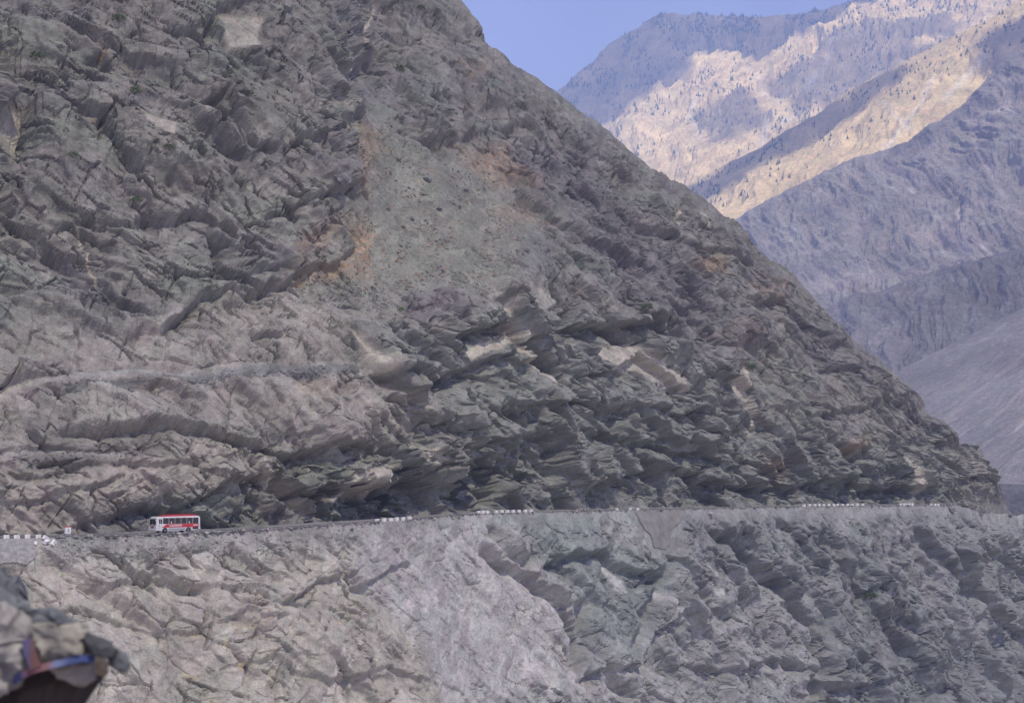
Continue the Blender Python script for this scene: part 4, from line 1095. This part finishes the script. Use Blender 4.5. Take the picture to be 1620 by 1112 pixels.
guard_stones([-7, 10, 26.5, 43.5, 60.5], 'in the row left of the kilometre stone', 'guard stones at the left end of the road')
guard_stones([597, 608, 619, 628, 638, 648], 'in the row of six before the road bends', 'six guard stones right of the bus', 1.2)
guard_stones([757, 764, 771], 'in the short row of three at mid road', 'three guard stones at mid road', 1.25)
guard_stones([785, 794, 803, 812, 821, 831, 840], 'in the row of seven at mid road', 'seven guard stones at mid road', 1.3)
guard_stones([976, 997, 1009], 'of the scattered three above the concrete retaining wall', 'lone guard stones above the wall', 1.1)
guard_stones([1272, 1281, 1289, 1296, 1303, 1311, 1319, 1325, 1333, 1341, 1348, 1356, 1365], 'in the long far row at right', 'guard stones of the long far row', 1.45)
guard_stones([1424, 1429.5, 1434, 1438.5, 1443], 'in the far row of five under the overhang', 'five far guard stones', 1.4)
guard_stones([1473, 1479, 1484], 'in the last row of three before the corner', 'last guard stones', 1.3)
# toppled stones on the slope by the left row
for k, (px, py, rot, lab) in enumerate([(55.5, 858.5, (0.5, 0.2, 1.9), 'small tumbled white stone lying below the left guard row'), (73, 852.0, (0.2, 0.5, 0.1), 'tipped guard stone lying just past the left row'),
                                      (76, 858.5, (0.6, -0.15, 0.5), 'fallen guard stone lying flat on the slope below the left row'), (87.5, 858, (0.3, -0.95, 0.2), 'fallen white guard stone standing on end beside another fallen one')]):
    o = link('fallen_guard_stone', SM[k][0]); o.location = hit(LO, px, py) + Vector((0, -0.25, 0.05)); o.rotation_euler = (rot[0], rot[1], road_dir(60) + rot[2])
    o.scale = (1.05,) * 3 if k != 0 else (0.5, 0.9, 0.9)
    link('lit_end', SM[k][1], o); link('pale_top', SM[k][2], o)
    tag(o, lab, 'guard stone', 'fallen guard stones')

# ------------------------------------------------------------------ kilometre stone
def build_km():
    root = empty('kilometre_stone', road_point(107, 0.55, 0.04), road_dir(107) + 0.25)
    tag(root, 'square white kilometre stone with a red top beside the road', 'milestone')
    bm = bmesh.new(); box(bm, (0, 0, 0.17), (1.15, 0.42, 0.34), 0.02); mesh_obj('base', bm, plain('milestone_concrete', (0.3, 0.29, 0.28), 0.9, 0, 0.2, 5), root)
    bm = bmesh.new(); box(bm, (0, 0, 0.82), (1.02, 0.28, 0.96), 0.02); f = mesh_obj('panel', bm, M_WHITE, root)
    bm = bmesh.new(); box(bm, (0, 0, 1.385), (1.02, 0.284, 0.16), 0.03); mesh_obj('top_cap', bm, M_BUSR, root)
    bm = bmesh.new()
    for a in range(14):
        t = 2 * math.pi * a / 14; big = 0.12
        box(bm, (0.02 + 0.085 * math.cos(t), -0.147, 0.93 + 0.10 * math.sin(t)), (0.05, 0.012, 0.05)); box(bm, (0.02 + 0.10 * math.cos(t), -0.147, 0.70 + 0.12 * math.sin(t)), (0.05, 0.012, 0.05))
    mesh_obj('painted_mark', bm, M_DARK, f)
build_km()

# ------------------------------------------------------------------ retaining walls
def wall(name, label, poly, mat, thick, proud):
    """masonry facing laid over the bench face, standing a little proud of the rock"""
    x0 = min(p[0] for p in poly); x1 = max(p[0] for p in poly); y0 = min(p[1] for p in poly); y1 = max(p[1] for p in poly)
    cs = np.where((LO['cols'] >= x0 - 4) & (LO['cols'] <= x1 + 4))[0]
    rs = np.where((LO['PY'][:, cs].min(1) <= y1 + 3))[0]
    a, b = cs[0], cs[-1] + 1; r1 = rs[-1] + 1
    G = LO['P0'][1:r1, a:b]; Nn = LO['n'][1:r1, a:b].mean((0, 1)); Nn /= np.linalg.norm(Nn)
    keep = pmask(LO['PX'][1:r1, a:b], LO['PY'][1:r1, a:b], poly, 1.0) > 0.5
    bm = bmesh.new(); F = G + Nn * proud; B = G - Nn * thick; vf = {}; vb = {}
    def V(d, A, i, j):
        if (i, j) not in d: d[(i, j)] = bm.verts.new(A[i, j])
        return d[(i, j)]
    for i in range(G.shape[0] - 1):
        for j in range(G.shape[1] - 1):
            if not keep[i, j]: continue
            q = [(i, j), (i, j + 1), (i + 1, j + 1), (i + 1, j)]
            bm.faces.new([V(vf, F, *k) for k in q]); bm.faces.new([V(vb, B, *k) for k in q[::-1]])
            for (p, r), (di, dj) in (((q[0], q[1]), (-1, 0)), ((q[1], q[2]), (0, 1)), ((q[2], q[3]), (1, 0)), ((q[3], q[0]), (0, -1))):
                ii, jj = i + di, j + dj
                if not (0 <= ii < G.shape[0] - 1 and 0 <= jj < G.shape[1] - 1 and keep[ii, jj]):
                    bm.faces.new([V(vf, F, *p), V(vb, B, *p), V(vb, B, *r), V(vf, F, *r)])
    bmesh.ops.recalc_face_normals(bm, faces=bm.faces)
    o = mesh_obj(name, bm, mat); tag(o, label, 'wall')
M_WALL1 = plain('rendered_wall', (0.225, 0.215, 0.20), 0.95, 0, 0.22, 0.5, 0.8)
M_WALL2 = plain('rubble_wall', (0.30, 0.29, 0.275), 0.95, 0, 0.3, 1.6, 0.8)
wall('retaining_wall', 'brownish concrete retaining wall below the road at mid right', [(1002, 806), (1084, 806), (1074, 826), (1060, 838), (1061, 860), (1050, 868), (1034, 864), (1029, 846), (1018, 834)], M_WALL1, 2.0, 0.06)
wall('retaining_wall', 'grey rubble retaining wall below the left row of guard stones', [(-40, 851), (53, 851), (56, 880), (40, 892), (20, 888), (-40, 895)], M_WALL2, 2.0, 0.08)

# ------------------------------------------------------------------ boulders, scree rubble
M_BOULD = plain('boulder_stone', (0.21, 0.20, 0.205), 0.92, 0, 0.25, 1.5, 0.7)
M_BOULD2 = plain('pale_boulder_stone', (0.42, 0.40, 0.38), 0.92, 0, 0.2, 1.5, 0.7)
BO = [(678, 284, 2.4, 'dark boulder in the upper middle of the scree gully', 0), (545, 290, 4.5, 'large dark boulder at the left lip of the scree gully', 0), (838, 396, 1.6, 'dark boulder low on the right of the scree', 0),
      (632, 250, 1.5, 'small dark boulder near the top of the scree gully', 0), (700, 330, 1.7, 'dark boulder half way down the scree gully', 0), (655, 345, 1.4, 'dark boulder below the middle of the scree', 0),
      (740, 300, 1.8, 'dark boulder at the right side of the scree gully', 0), (618, 330, 1.3, 'small boulder on the left side of the scree', 0),
      (640, 190, 1.9, 'boulder at the head of the scree gully', 0), (312, 848, 0.7, 'small white rock on the road edge below the bus', 1), (462, 836, 1.1, 'dark boulder on the gravel shoulder right of the bus', 0),
      (560, 838, 0.9, 'grey boulder on the shoulder before the row of six stones', 0), (690, 822, 0.8, 'pale boulder on the road edge after the row of six stones', 1), (728, 818, 0.9, 'grey boulder on the road edge before the row of three stones', 0),
      (1127, 814, 1.8, 'pale boulder just below the road right of the concrete wall', 1), (1508, 806, 3.2, 'grey boulder on the verge at the far corner', 0), (1553, 812, 4.0, 'large grey boulder at the foot of the rock stack', 0), (1598, 816, 3.0, 'grey boulder at the right end of the verge', 0),
      (370, 862, 0.9, 'grey boulder on the slope just below the shoulder', 0), (205, 868, 0.8, 'small grey boulder on the slope left of the bus', 0)]
for k, (px, py, sz, lab, pal) in enumerate(BO):
    S = UP if py < 700 else LO
    p = hit(S, px, py)
    bm = rock_bm(200 + k, (sz * 1.2, sz, sz * 0.75), 2, 0.12)
    o = mesh_obj('boulder', bm, M_BOULD2 if pal else M_BOULD); o.location = p + Vector((0, -0.15 * sz, 0.18 * sz)); o.rotation_euler = (0.2, 0.15, k * 1.3)
    tag(o, lab, 'boulder', 'loose boulders')

def rubble(name, label, P, sizes, mat, seed, colr):
    r = np.random.default_rng(seed)
    base = np.array([[1, 0, 0], [-1, 0, 0], [0, 1, 0], [0, -1, 0], [0, 0, 1], [0, 0, -1]], float)
    fc = np.array([[0, 2, 4], [2, 1, 4], [1, 3, 4], [3, 0, 4], [2, 0, 5], [1, 2, 5], [3, 1, 5], [0, 3, 5]])
    n = len(P)
    V = base[None] + r.normal(0, 0.28, (n, 6, 3))
    a = r.uniform(0, 6.28, n); ca, sa = np.cos(a)[:, None], np.sin(a)[:, None]
    V = V * (np.stack([r.uniform(0.7, 1.3, n), r.uniform(0.6, 1.1, n), r.uniform(0.4, 0.8, n)], -1))[:, None] * sizes[:, None, None] * 0.5
    V = np.stack([V[..., 0] * ca - V[..., 1] * sa, V[..., 0] * sa + V[..., 1] * ca, V[..., 2]], -1) + P[:, None]
    Fx = (fc[None] + 6 * np.arange(n)[:, None, None]).reshape(-1, 3)
    me = bpy.data.meshes.new(name)
    me.vertices.add(n * 6); me.vertices.foreach_set('co', V.astype(np.float32).ravel())
    me.loops.add(len(Fx) * 3); me.loops.foreach_set('vertex_index', Fx.astype(np.int32).ravel())
    me.polygons.add(len(Fx)); me.polygons.foreach_set('loop_start', np.arange(0, len(Fx) * 3, 3, dtype=np.int32)); me.update(calc_edges=True)
    at_ = me.color_attributes.new('rock', 'FLOAT_COLOR', 'POINT')
    c = np.ones((n, 6, 4), np.float32); c[..., :3] = (np.array(colr)[r.integers(0, len(colr), n)] * r.uniform(0.75, 1.3, n)[:, None])[:, None]
    at_.data.foreach_set('color', c.ravel()); me.materials.append(mat)
    o = link(name, me); tag(o, label, kind='stuff')
def scatter(S, polys, n, seed):
    r = np.random.default_rng(seed)
    m = np.zeros(S['PX'].shape, np.float32)
    for p in polys: m = np.maximum(m, pmask(S['PX'], S['PY'], p, 10))
    m *= np.clip(0.25 + 1.6 * fbm(S['PX'] / 45, S['PY'] / 30, 3, seed), 0.02, 1)
    pr = (m / m.sum()).ravel()
    k = r.choice(len(pr), n, p=pr)
    return S['P'].reshape(-1, 3)[k]
r_ = np.random.default_rng(5)
Q = scatter(UP, [SCREE_POLY], 5200, 61)
rubble('scree_rubble', 'loose grey and rusty stones strewn down the scree gully', Q, 0.18 + 0.9 * r_.random(len(Q)) ** 4, M_ROCK, 62, [(0.22, 0.22, 0.2), (0.19, 0.19, 0.2), (0.27, 0.26, 0.23), (0.30, 0.2, 0.13)])
Q = scatter(UP, [[(40, 640), (260, 606), (400, 595), (560, 582), (560, 596), (400, 610), (260, 622), (60, 645)], [(0, 722), (120, 722), (190, 735), (60, 740), (0, 735)], [(480, 440), (600, 430), (640, 480), (520, 480)]], 2600, 63)
rubble('ledge_rubble', 'dark broken stones lying along the gravel ledges', Q, 0.15 + 0.6 * r_.random(len(Q)) ** 3, M_ROCK, 64, [(0.17, 0.17, 0.175), (0.25, 0.245, 0.25), (0.2, 0.2, 0.2)])
Q = scatter(LO, [[(90, 852), (420, 840), (700, 820), (860, 812), (860, 840), (640, 850), (420, 880), (90, 890)], [(1500, 805), (1640, 815), (1640, 850), (1500, 830)], [(900, 810), (1500, 802), (1500, 815), (900, 825)]], 4200, 65)
rubble('verge_rubble', 'pale broken stones along the verge below the road', Q, 0.10 + 0.55 * r_.random(len(Q)) ** 4, M_ROCK, 66, [(0.3, 0.29, 0.28), (0.22, 0.22, 0.22), (0.4, 0.38, 0.36), (0.26, 0.25, 0.24)])

rq = np.random.default_rng(8)
EX = np.concatenate([rq.uniform(90, 600, 900), rq.uniform(640, 1000, 500), rq.uniform(1010, 1505, 700)])
EP = np.array([road_point(x, f, 0.05)[:] for x, f in zip(EX, rq.normal(-0.02, 0.05, len(EX)))])
rubble('road_edge_rubble', 'broken stones and gravel heaped along the outer road edge', EP, 0.12 + 0.75 * rq.random(len(EP)) ** 5 + 0.0004 * EP[:, 1], M_ROCK, 67, [(0.27, 0.265, 0.26), (0.2, 0.2, 0.2), (0.36, 0.345, 0.33), (0.23, 0.225, 0.22)])

# ------------------------------------------------------------------ shrubs
def leaf_mat(name, col):
    m, nt, out = new_mat(name)
    d = N(nt, 'ShaderNodeBsdfPrincipled'); d.inputs['Roughness'].default_value = 0.8
    oi = N(nt, 'ShaderNodeNewGeometry'); v = ramp(nt, oi.outputs['Random Per Island'], [(0.0, 0.6), (1.0, 1.5)])
    nt.links.new(mixc(nt, 'MULTIPLY', 1.0, col, v), d.inputs['Base Color']); nt.links.new(d.outputs[0], out.inputs[0]); return m
M_LEAF = leaf_mat('shrub_leaf', (0.085, 0.125, 0.06)); M_LEAF2 = leaf_mat('bright_leaf', (0.12, 0.22, 0.06)); M_TWIG = plain('twig', (0.12, 0.09, 0.06), 0.9)
def shrub(px, py, R, label, mat=M_LEAF, S=None):
    p = hit(S or (UP if py < 800 else LO), px, py)
    root = empty('shrub', p + Vector((0, -0.15, 0.05))); tag(root, label, 'shrub', 'small shrubs on the rock')
    r = random.Random(int(px * 7 + py)); bm = bmesh.new()
    for _ in range(260):
        d = Vector((r.gauss(0, 1), r.gauss(0, 1), abs(r.gauss(0, 1)))).normalized() * (R * r.uniform(0.35, 1.0) ** 0.6); d.z *= 0.8
        s = R * r.uniform(0.07, 0.15); a = Vector((r.gauss(0, 1), r.gauss(0, 1), r.gauss(0, 1))).normalized() * s; b = a.cross(Vector((r.gauss(0, 1), r.gauss(0, 1), r.gauss(0, 1)))).normalized() * s * 0.6
        c = d + Vector((0, 0, R * 0.2))
        bm.faces.new([bm.verts.new(c + a), bm.verts.new(c + b), bm.verts.new(c - a), bm.verts.new(c - b)])
    mesh_obj('foliage', bm, mat, root)
    bm = bmesh.new()
    for k in range(7):
        a = k * 0.9; e = Vector((math.cos(a) * R * 0.6, math.sin(a) * R * 0.6, R * 0.7)); b0 = Vector((0, 0, -0.2)); w = R * 0.025
        v = [bm.verts.new(b0 + Vector((w, 0, 0))), bm.verts.new(b0 + Vector((-w, w, 0))), bm.verts.new(b0 + Vector((-w, -w, 0))), bm.verts.new(e)]
        for t in ((0, 1, 3), (1, 2, 3), (2, 0, 3)): bm.faces.new([v[i] for i in t])
    mesh_obj('stem', bm, M_TWIG, root)
for a in [(635, 491, 0.9, 'bright green shrub below the scree gully', M_LEAF2), (1024, 488, 1.9, 'dull green shrub above the dark rock roof'), (1060, 512, 1.3, 'small dull shrub right of the rock roof'), (1192, 585, 1.9, 'green shrub beside the tall tan slab'),
          (1374, 945, 2.3, 'dark green shrub in a cleft below the road'), (190, 30, 1.7, 'green shrub at the top left of the crags'), (216, 146, 1.5, 'green shrub on the upper left crags'), (272, 241, 1.4, 'green shrub on a ledge of the left crags'),
          (672, 14, 1.6, 'green shrub near the top of the ridge'), (636, 110, 1.5, 'green shrub left of the upper ridge'), (118, 248, 1.3, 'green shrub under the left crag'), (218, 322, 1.2, 'small green shrub mid left crags'), (60, 92, 1.7, 'dark shrub in the far left gully')]:
    shrub(*a)

# ------------------------------------------------------------------ distant conifers
M_CON = leaf_mat('conifer', (0.075, 0.09, 0.055))
def conifers(F, mask, n, seed, hmin, hmax):
    r = np.random.default_rng(seed); m = mask(F['PX'], F['PY']) * np.clip(0.30 + 2.2 * fbm(F['PX'] / 50, F['PY'] / 34, 4, seed), 0.02, 1)
    k = r.choice(m.size, n, p=(m / m.sum()).ravel()); P = F['P'].reshape(-1, 3)[k]
    vs_, fs_ = [], []; o = 0
    for p in P:
        H = hmin + (hmax - hmin) * r.random() ** 1.8; R = H * r.uniform(0.22, 0.36)
        for (z0, z1, q) in ((0.12, 0.6, 1.0), (0.38, 0.82, 0.72), (0.62, 1.02, 0.45)):
            ang = r.uniform(0, 6.28); ns = 6
            ring = [(p[0] + R * q * r.uniform(0.65, 1.2) * math.cos(ang + 6.283 * i / ns), p[1] + R * q * r.uniform(0.65, 1.2) * math.sin(ang + 6.283 * i / ns), p[2] + H * (z0 + r.uniform(-.05, .05)) - 1) for i in range(ns)]
            vs_ += ring + [(p[0], p[1], p[2] + H * z1 - 1)]
            fs_ += [(o + i, o + (i + 1) % ns, o + ns) for i in range(ns)]; o += ns + 1
        vs_ += [(p[0] - .3, p[1], p[2] - 3), (p[0] + .3, p[1], p[2] - 3), (p[0], p[1] + .3, p[2] + H * .5)]; fs_.append((o, o + 1, o + 2)); o += 3
    return vs_, fs_
def wood(name, label, F, mask, n, seed, a, b):
    v, f = conifers(F, mask, n, seed, a, b)
    me = bpy.data.meshes.new(name); me.from_pydata(v, [], f); me.materials.append(M_CON)
    o = link(name, me); tag(o, label, kind='stuff')
def m1(px, py):
    ys = interp(px, SK1); d = py - ys
    return (smooth(-2, 3, d) * smooth(260, 60, d) * 0.6 + smooth(60, 10, d) * 1.4).astype(np.float64)
def m2(px, py):
    ys = interp(px, SK2); d = py - ys
    return (smooth(-1, 3, d) * smooth(110, 10, d)).astype(np.float64)
wood('far_conifer_wood', 'dark conifers scattered over the far mountain', F1, m1, 3600, 71, 9, 26)
wood('spur_conifers', 'sparse dark conifers on the tawny spur', F2, m2, 520, 72, 8, 18)

# ------------------------------------------------------------------ near bank and the blurred rocks in the corner
M_BANK = rock_material('bank', 0.15, 0.5, 0.25, 0.25)
def build_bank():
    xs = np.linspace(-30, 30, 140); t = np.linspace(0, 1, 90); X, T = np.meshgrid(xs, t)
    Y = -25 + T * 60
    Z = -1.65 - np.maximum(0, Y - 6.5 + 0.5 * fbm(X / 4, Y / 4, 2, 79)) * 1.3 + 0.15 * fbm(X / 1.5, Y / 1.5, 4, 78)
    c = np.empty(X.shape + (3,), np.float32); c[:] = (0.27, 0.25, 0.24)
    o = grid_mesh('near_bank', np.stack([X, Y, Z], -1), M_BANK, c); tag(o, 'stony near bank at the viewer\'s feet', kind='structure')
build_bank()
def block(parent, outline, D, depth, seed, mat, label=None, rough=0.05, name='block'):
    """rounded rock block: an outline at distance D that bulges towards and away from the viewer"""
    o2 = np.array(outline, float); pts = []
    for a, b in zip(o2, np.roll(o2, -1, 0)):
        k = max(2, int(np.hypot(*(b - a)) / 3))
        for t in range(k): pts.append(a + (b - a) * t / k)
    pts = np.array(pts); c = pts.mean(0); n = len(pts)
    bm = bmesh.new(); rings = []
    for sc, dd in ((0.25, 0.42), (0.7, 0.36), (0.95, 0.2), (1.0, 0.0), (0.985, -0.2), (0.95, -0.34), (0.86, -0.42), (0.7, -0.46), (0.5, -0.48), (0.3, -0.5), (0.12, -0.5)):
        q = c + (pts - c) * sc
        w = at(q[:, 0], q[:, 1], D + dd * depth) - np.array(parent.location)
        ring = []
        for p in w:
            v = Vector(p); z = v * 14 + Vector((seed * 5.1, 0, 0))
            v += Vector((mnoise.noise(z), mnoise.noise(z + Vector((9, 0, 0))), mnoise.noise(z + Vector((0, 9, 0))))) * rough * depth
            v += Vector((mnoise.noise(z * 3.1), mnoise.noise(z * 3.1 + Vector((9, 0, 0))), mnoise.noise(z * 3.1 + Vector((0, 9, 0))))) * 0.06 * depth
            ring.append(bm.verts.new(v))
        rings.append(ring)
    for A, B in zip(rings[:-1], rings[1:]):
        for k in range(n): bm.faces.new((A[k], A[(k + 1) % n], B[(k + 1) % n], B[k]))
    bm.faces.new(rings[0][::-1]); bm.faces.new(rings[-1]); bmesh.ops.recalc_face_normals(bm, faces=bm.faces)
    o = mesh_obj(name, bm, mat, parent, False)
    if label: o['label'] = label
    return o
def mottled(name, cols, sc):
    m, nt, out = new_mat(name)
    tc = N(nt, 'ShaderNodeTexCoord'); n = N(nt, 'ShaderNodeTexNoise'); n.inputs['Scale'].default_value = sc; n.inputs['Detail'].default_value = 4
    nt.links.new(tc.outputs['Object'], n.inputs['Vector'])
    r = ramp(nt, n.outputs[0], [(0.30 + 0.4 * i / (len(cols) - 1), c) for i, c in enumerate(cols)])
    b = N(nt, 'ShaderNodeBsdfPrincipled'); b.inputs['Roughness'].default_value = 0.9; nt.links.new(r, b.inputs['Base Color'])
    bp = N(nt, 'ShaderNodeBump'); bp.inputs['Strength'].default_value = 0.5; bp.inputs['Distance'].default_value = 0.02
    nt.links.new(n.outputs[0], bp.inputs['Height']); nt.links.new(bp.outputs[0], b.inputs['Normal']); nt.links.new(b.outputs[0], out.inputs[0]); return m
M_TAN = mottled('tan_stone', [(0.07, 0.07, 0.075), (0.19, 0.185, 0.175), (0.28, 0.265, 0.245)], 9.0)
M_BLUE = mottled('blue_grey_stone', [(0.035, 0.04, 0.055), (0.09, 0.10, 0.12), (0.17, 0.18, 0.2)], 8.0)
M_NOSE = mottled('slate_stone', [(0.015, 0.016, 0.024), (0.028, 0.031, 0.04), (0.06, 0.063, 0.078)], 5.0)
M_BROWN = mottled('shadow_brown', [(0.035, 0.028, 0.028), (0.055, 0.045, 0.045), (0.10, 0.088, 0.088)], 4.0)  # dark tone paints in the deep shadow of the hollow
M_GREY = mottled('grey_stone', [(0.16, 0.155, 0.16), (0.24, 0.23, 0.235), (0.3, 0.29, 0.285)], 4.0)
M_PURP = mottled('pinkish_stone', [(0.08, 0.08, 0.09), (0.2, 0.195, 0.205), (0.30, 0.29, 0.295)], 9.0)
def band_mat(name, axis, stops):
    m, nt, out = new_mat(name)
    tc = N(nt, 'ShaderNodeTexCoord'); sp = N(nt, 'ShaderNodeSeparateXYZ'); nt.links.new(tc.outputs['Generated'], sp.inputs[0])
    n = N(nt, 'ShaderNodeTexNoise'); n.inputs['Scale'].default_value = 12; nt.links.new(tc.outputs['Object'], n.inputs['Vector'])
    ad = N(nt, 'ShaderNodeMath', operation='MULTIPLY_ADD'); nt.links.new(n.outputs[0], ad.inputs[0]); ad.inputs[1].default_value = 0.12; nt.links.new(sp.outputs[axis], ad.inputs[2])
    r = ramp(nt, ad.outputs[0], stops); b = N(nt, 'ShaderNodeBsdfPrincipled'); b.inputs['Roughness'].default_value = 0.85
    nt.links.new(r, b.inputs['Base Color']); nt.links.new(b.outputs[0], out.inputs[0]); return m
def strap(parent, pts, width, D, mat, label):
    """a flat band laid along a line of points, 6 mm thick"""
    bm = bmesh.new(); prev = None
    for i, (px, py) in enumerate(pts):
        a = pts[max(0, i - 1)]; b = pts[min(len(pts) - 1, i + 1)]
        d = Vector((b[0] - a[0], b[1] - a[1])).normalized(); nx, ny = -d.y, d.x
        q = []
        for s, dd in ((1, 0), (-1, 0), (-1, 0.012), (1, 0.012)):
            q.append(bm.verts.new(Vector(at(px + s * nx * width / 2, py + s * ny * width / 2, D[i] + dd)) - parent.location))
        if prev:
            for k in range(4): bm.faces.new((prev[k], prev[(k + 1) % 4], q[(k + 1) % 4], q[k]))
        else: bm.faces.new(q)
        prev = q
    bm.faces.new(prev[::-1]); bmesh.ops.recalc_face_normals(bm, faces=bm.faces)
    o = mesh_obj('band', bm, mat, parent); o['label'] = label
def build_fore():
    D = 4.6
    base = Vector(at(60, 1500, D)); base.z = -1.7
    root = empty('overhanging_boulder', base)
    tag(root, 'blurred pale overhanging boulder with a blue and red band in the near left corner', 'boulder')
    block(root, [(16, 1087), (49, 1058), (79, 1050), (130, 1030), (160, 1034), (176, 1050), (152, 1078), (130, 1112), (132, 1300), (110, 1560), (-120, 1560), (-120, 1090)], D + 0.16, 0.20, 11, M_BROWN, 'hollow underside with its shadow painted dark brown')
    block(root, [(-120, 952), (0, 955), (20, 955), (42, 973), (54, 985), (57, 1005), (44, 1012), (42, 1040), (38, 1060), (25, 1075), (20, 1085), (5, 1098), (-60, 1130), (-120, 1130)], D + 0.02, 0.26, 12, M_PURP, 'pinkish grey knobbly shoulder', 0.14)
    block(root, [(44, 984), (79, 983), (115, 985), (141, 995), (140, 1007), (133, 1012), (135, 1031), (118, 1040), (92, 1046), (58, 1048), (50, 1022), (46, 1002)], D, 0.22, 13, M_TAN, 'cream and tan front face', 0.08)
    block(root, [(46, 962), (77, 960), (94, 968), (117, 981), (140, 997), (115, 992), (92, 990), (50, 986)], D + 0.02, 0.20, 14, M_BLUE, 'blue grey slab along the top', 0.08)
    block(root, [(128, 1009), (139, 1003), (157, 1008), (179, 1014), (186, 1026), (180, 1040), (164, 1042), (144, 1033), (131, 1020)], D - 0.03, 0.14, 16, M_NOSE, 'dark slate nose block')
    block(root, [(174, 1035), (188, 1026), (201, 1035), (207, 1050), (197, 1062), (183, 1060), (170, 1050)], D - 0.01, 0.10, 17, M_BLUE, 'blue grey tip')
    block(root, [(76, 1056), (115, 1048), (149, 1048), (151, 1074), (135, 1085), (115, 1082), (92, 1073)], D + 0.05, 0.13, 18, M_GREY, 'smooth grey lower lip', 0.03)
    block(root, [(-30, 945), (10, 938), (34, 948), (50, 962), (48, 980), (10, 985), (-30, 985)], D + 0.08, 0.24, 20, M_BLUE, None, 0.14)
    bh = band_mat('blue_red_band', 0, [(0.0, (0.03, 0.055, 0.2)), (0.22, (0.05, 0.065, 0.18)), (0.32, (0.14, 0.06, 0.08)), (0.55, (0.17, 0.09, 0.11)), (0.68, (0.12, 0.15, 0.28)), (0.8, (0.03, 0.045, 0.14)), (1.0, (0.025, 0.045, 0.16))])
    strap(root, [(20, 1078), (34, 1068), (55, 1058), (80, 1052), (105, 1046), (130, 1041), (150, 1041)], 11, [D - 0.06, D - 0.10, D - 0.115, D - 0.115, D - 0.11, D - 0.09, D - 0.06], bh, 'blue and red horizontal band')
    bv = band_mat('red_blue_band', 0, [(0.0, (0.04, 0.04, 0.10)), (0.45, (0.06, 0.055, 0.13)), (0.65, (0.09, 0.045, 0.05)), (1.0, (0.12, 0.055, 0.06))])
    strap(root, [(42, 1010), (47, 1030), (56, 1056)], 19, [D - 0.115, D - 0.12, D - 0.12], bv, 'dark blue and red upright band')
    o = empty('leaning_rock', Vector(at(-20, 1500, D + 0.9)).xy.to_3d() + Vector((0, 0, -1.7)))
    tag(o, 'blurred dark blue grey rock at the left edge behind the pale boulder', 'rock')
    block(o, [(-120, 905), (0, 900), (18, 906), (28, 922), (30, 945), (40, 1100), (40, 1500), (-120, 1500)], D + 0.9, 0.5, 21, M_BLUE, None, 0.12)
build_fore()
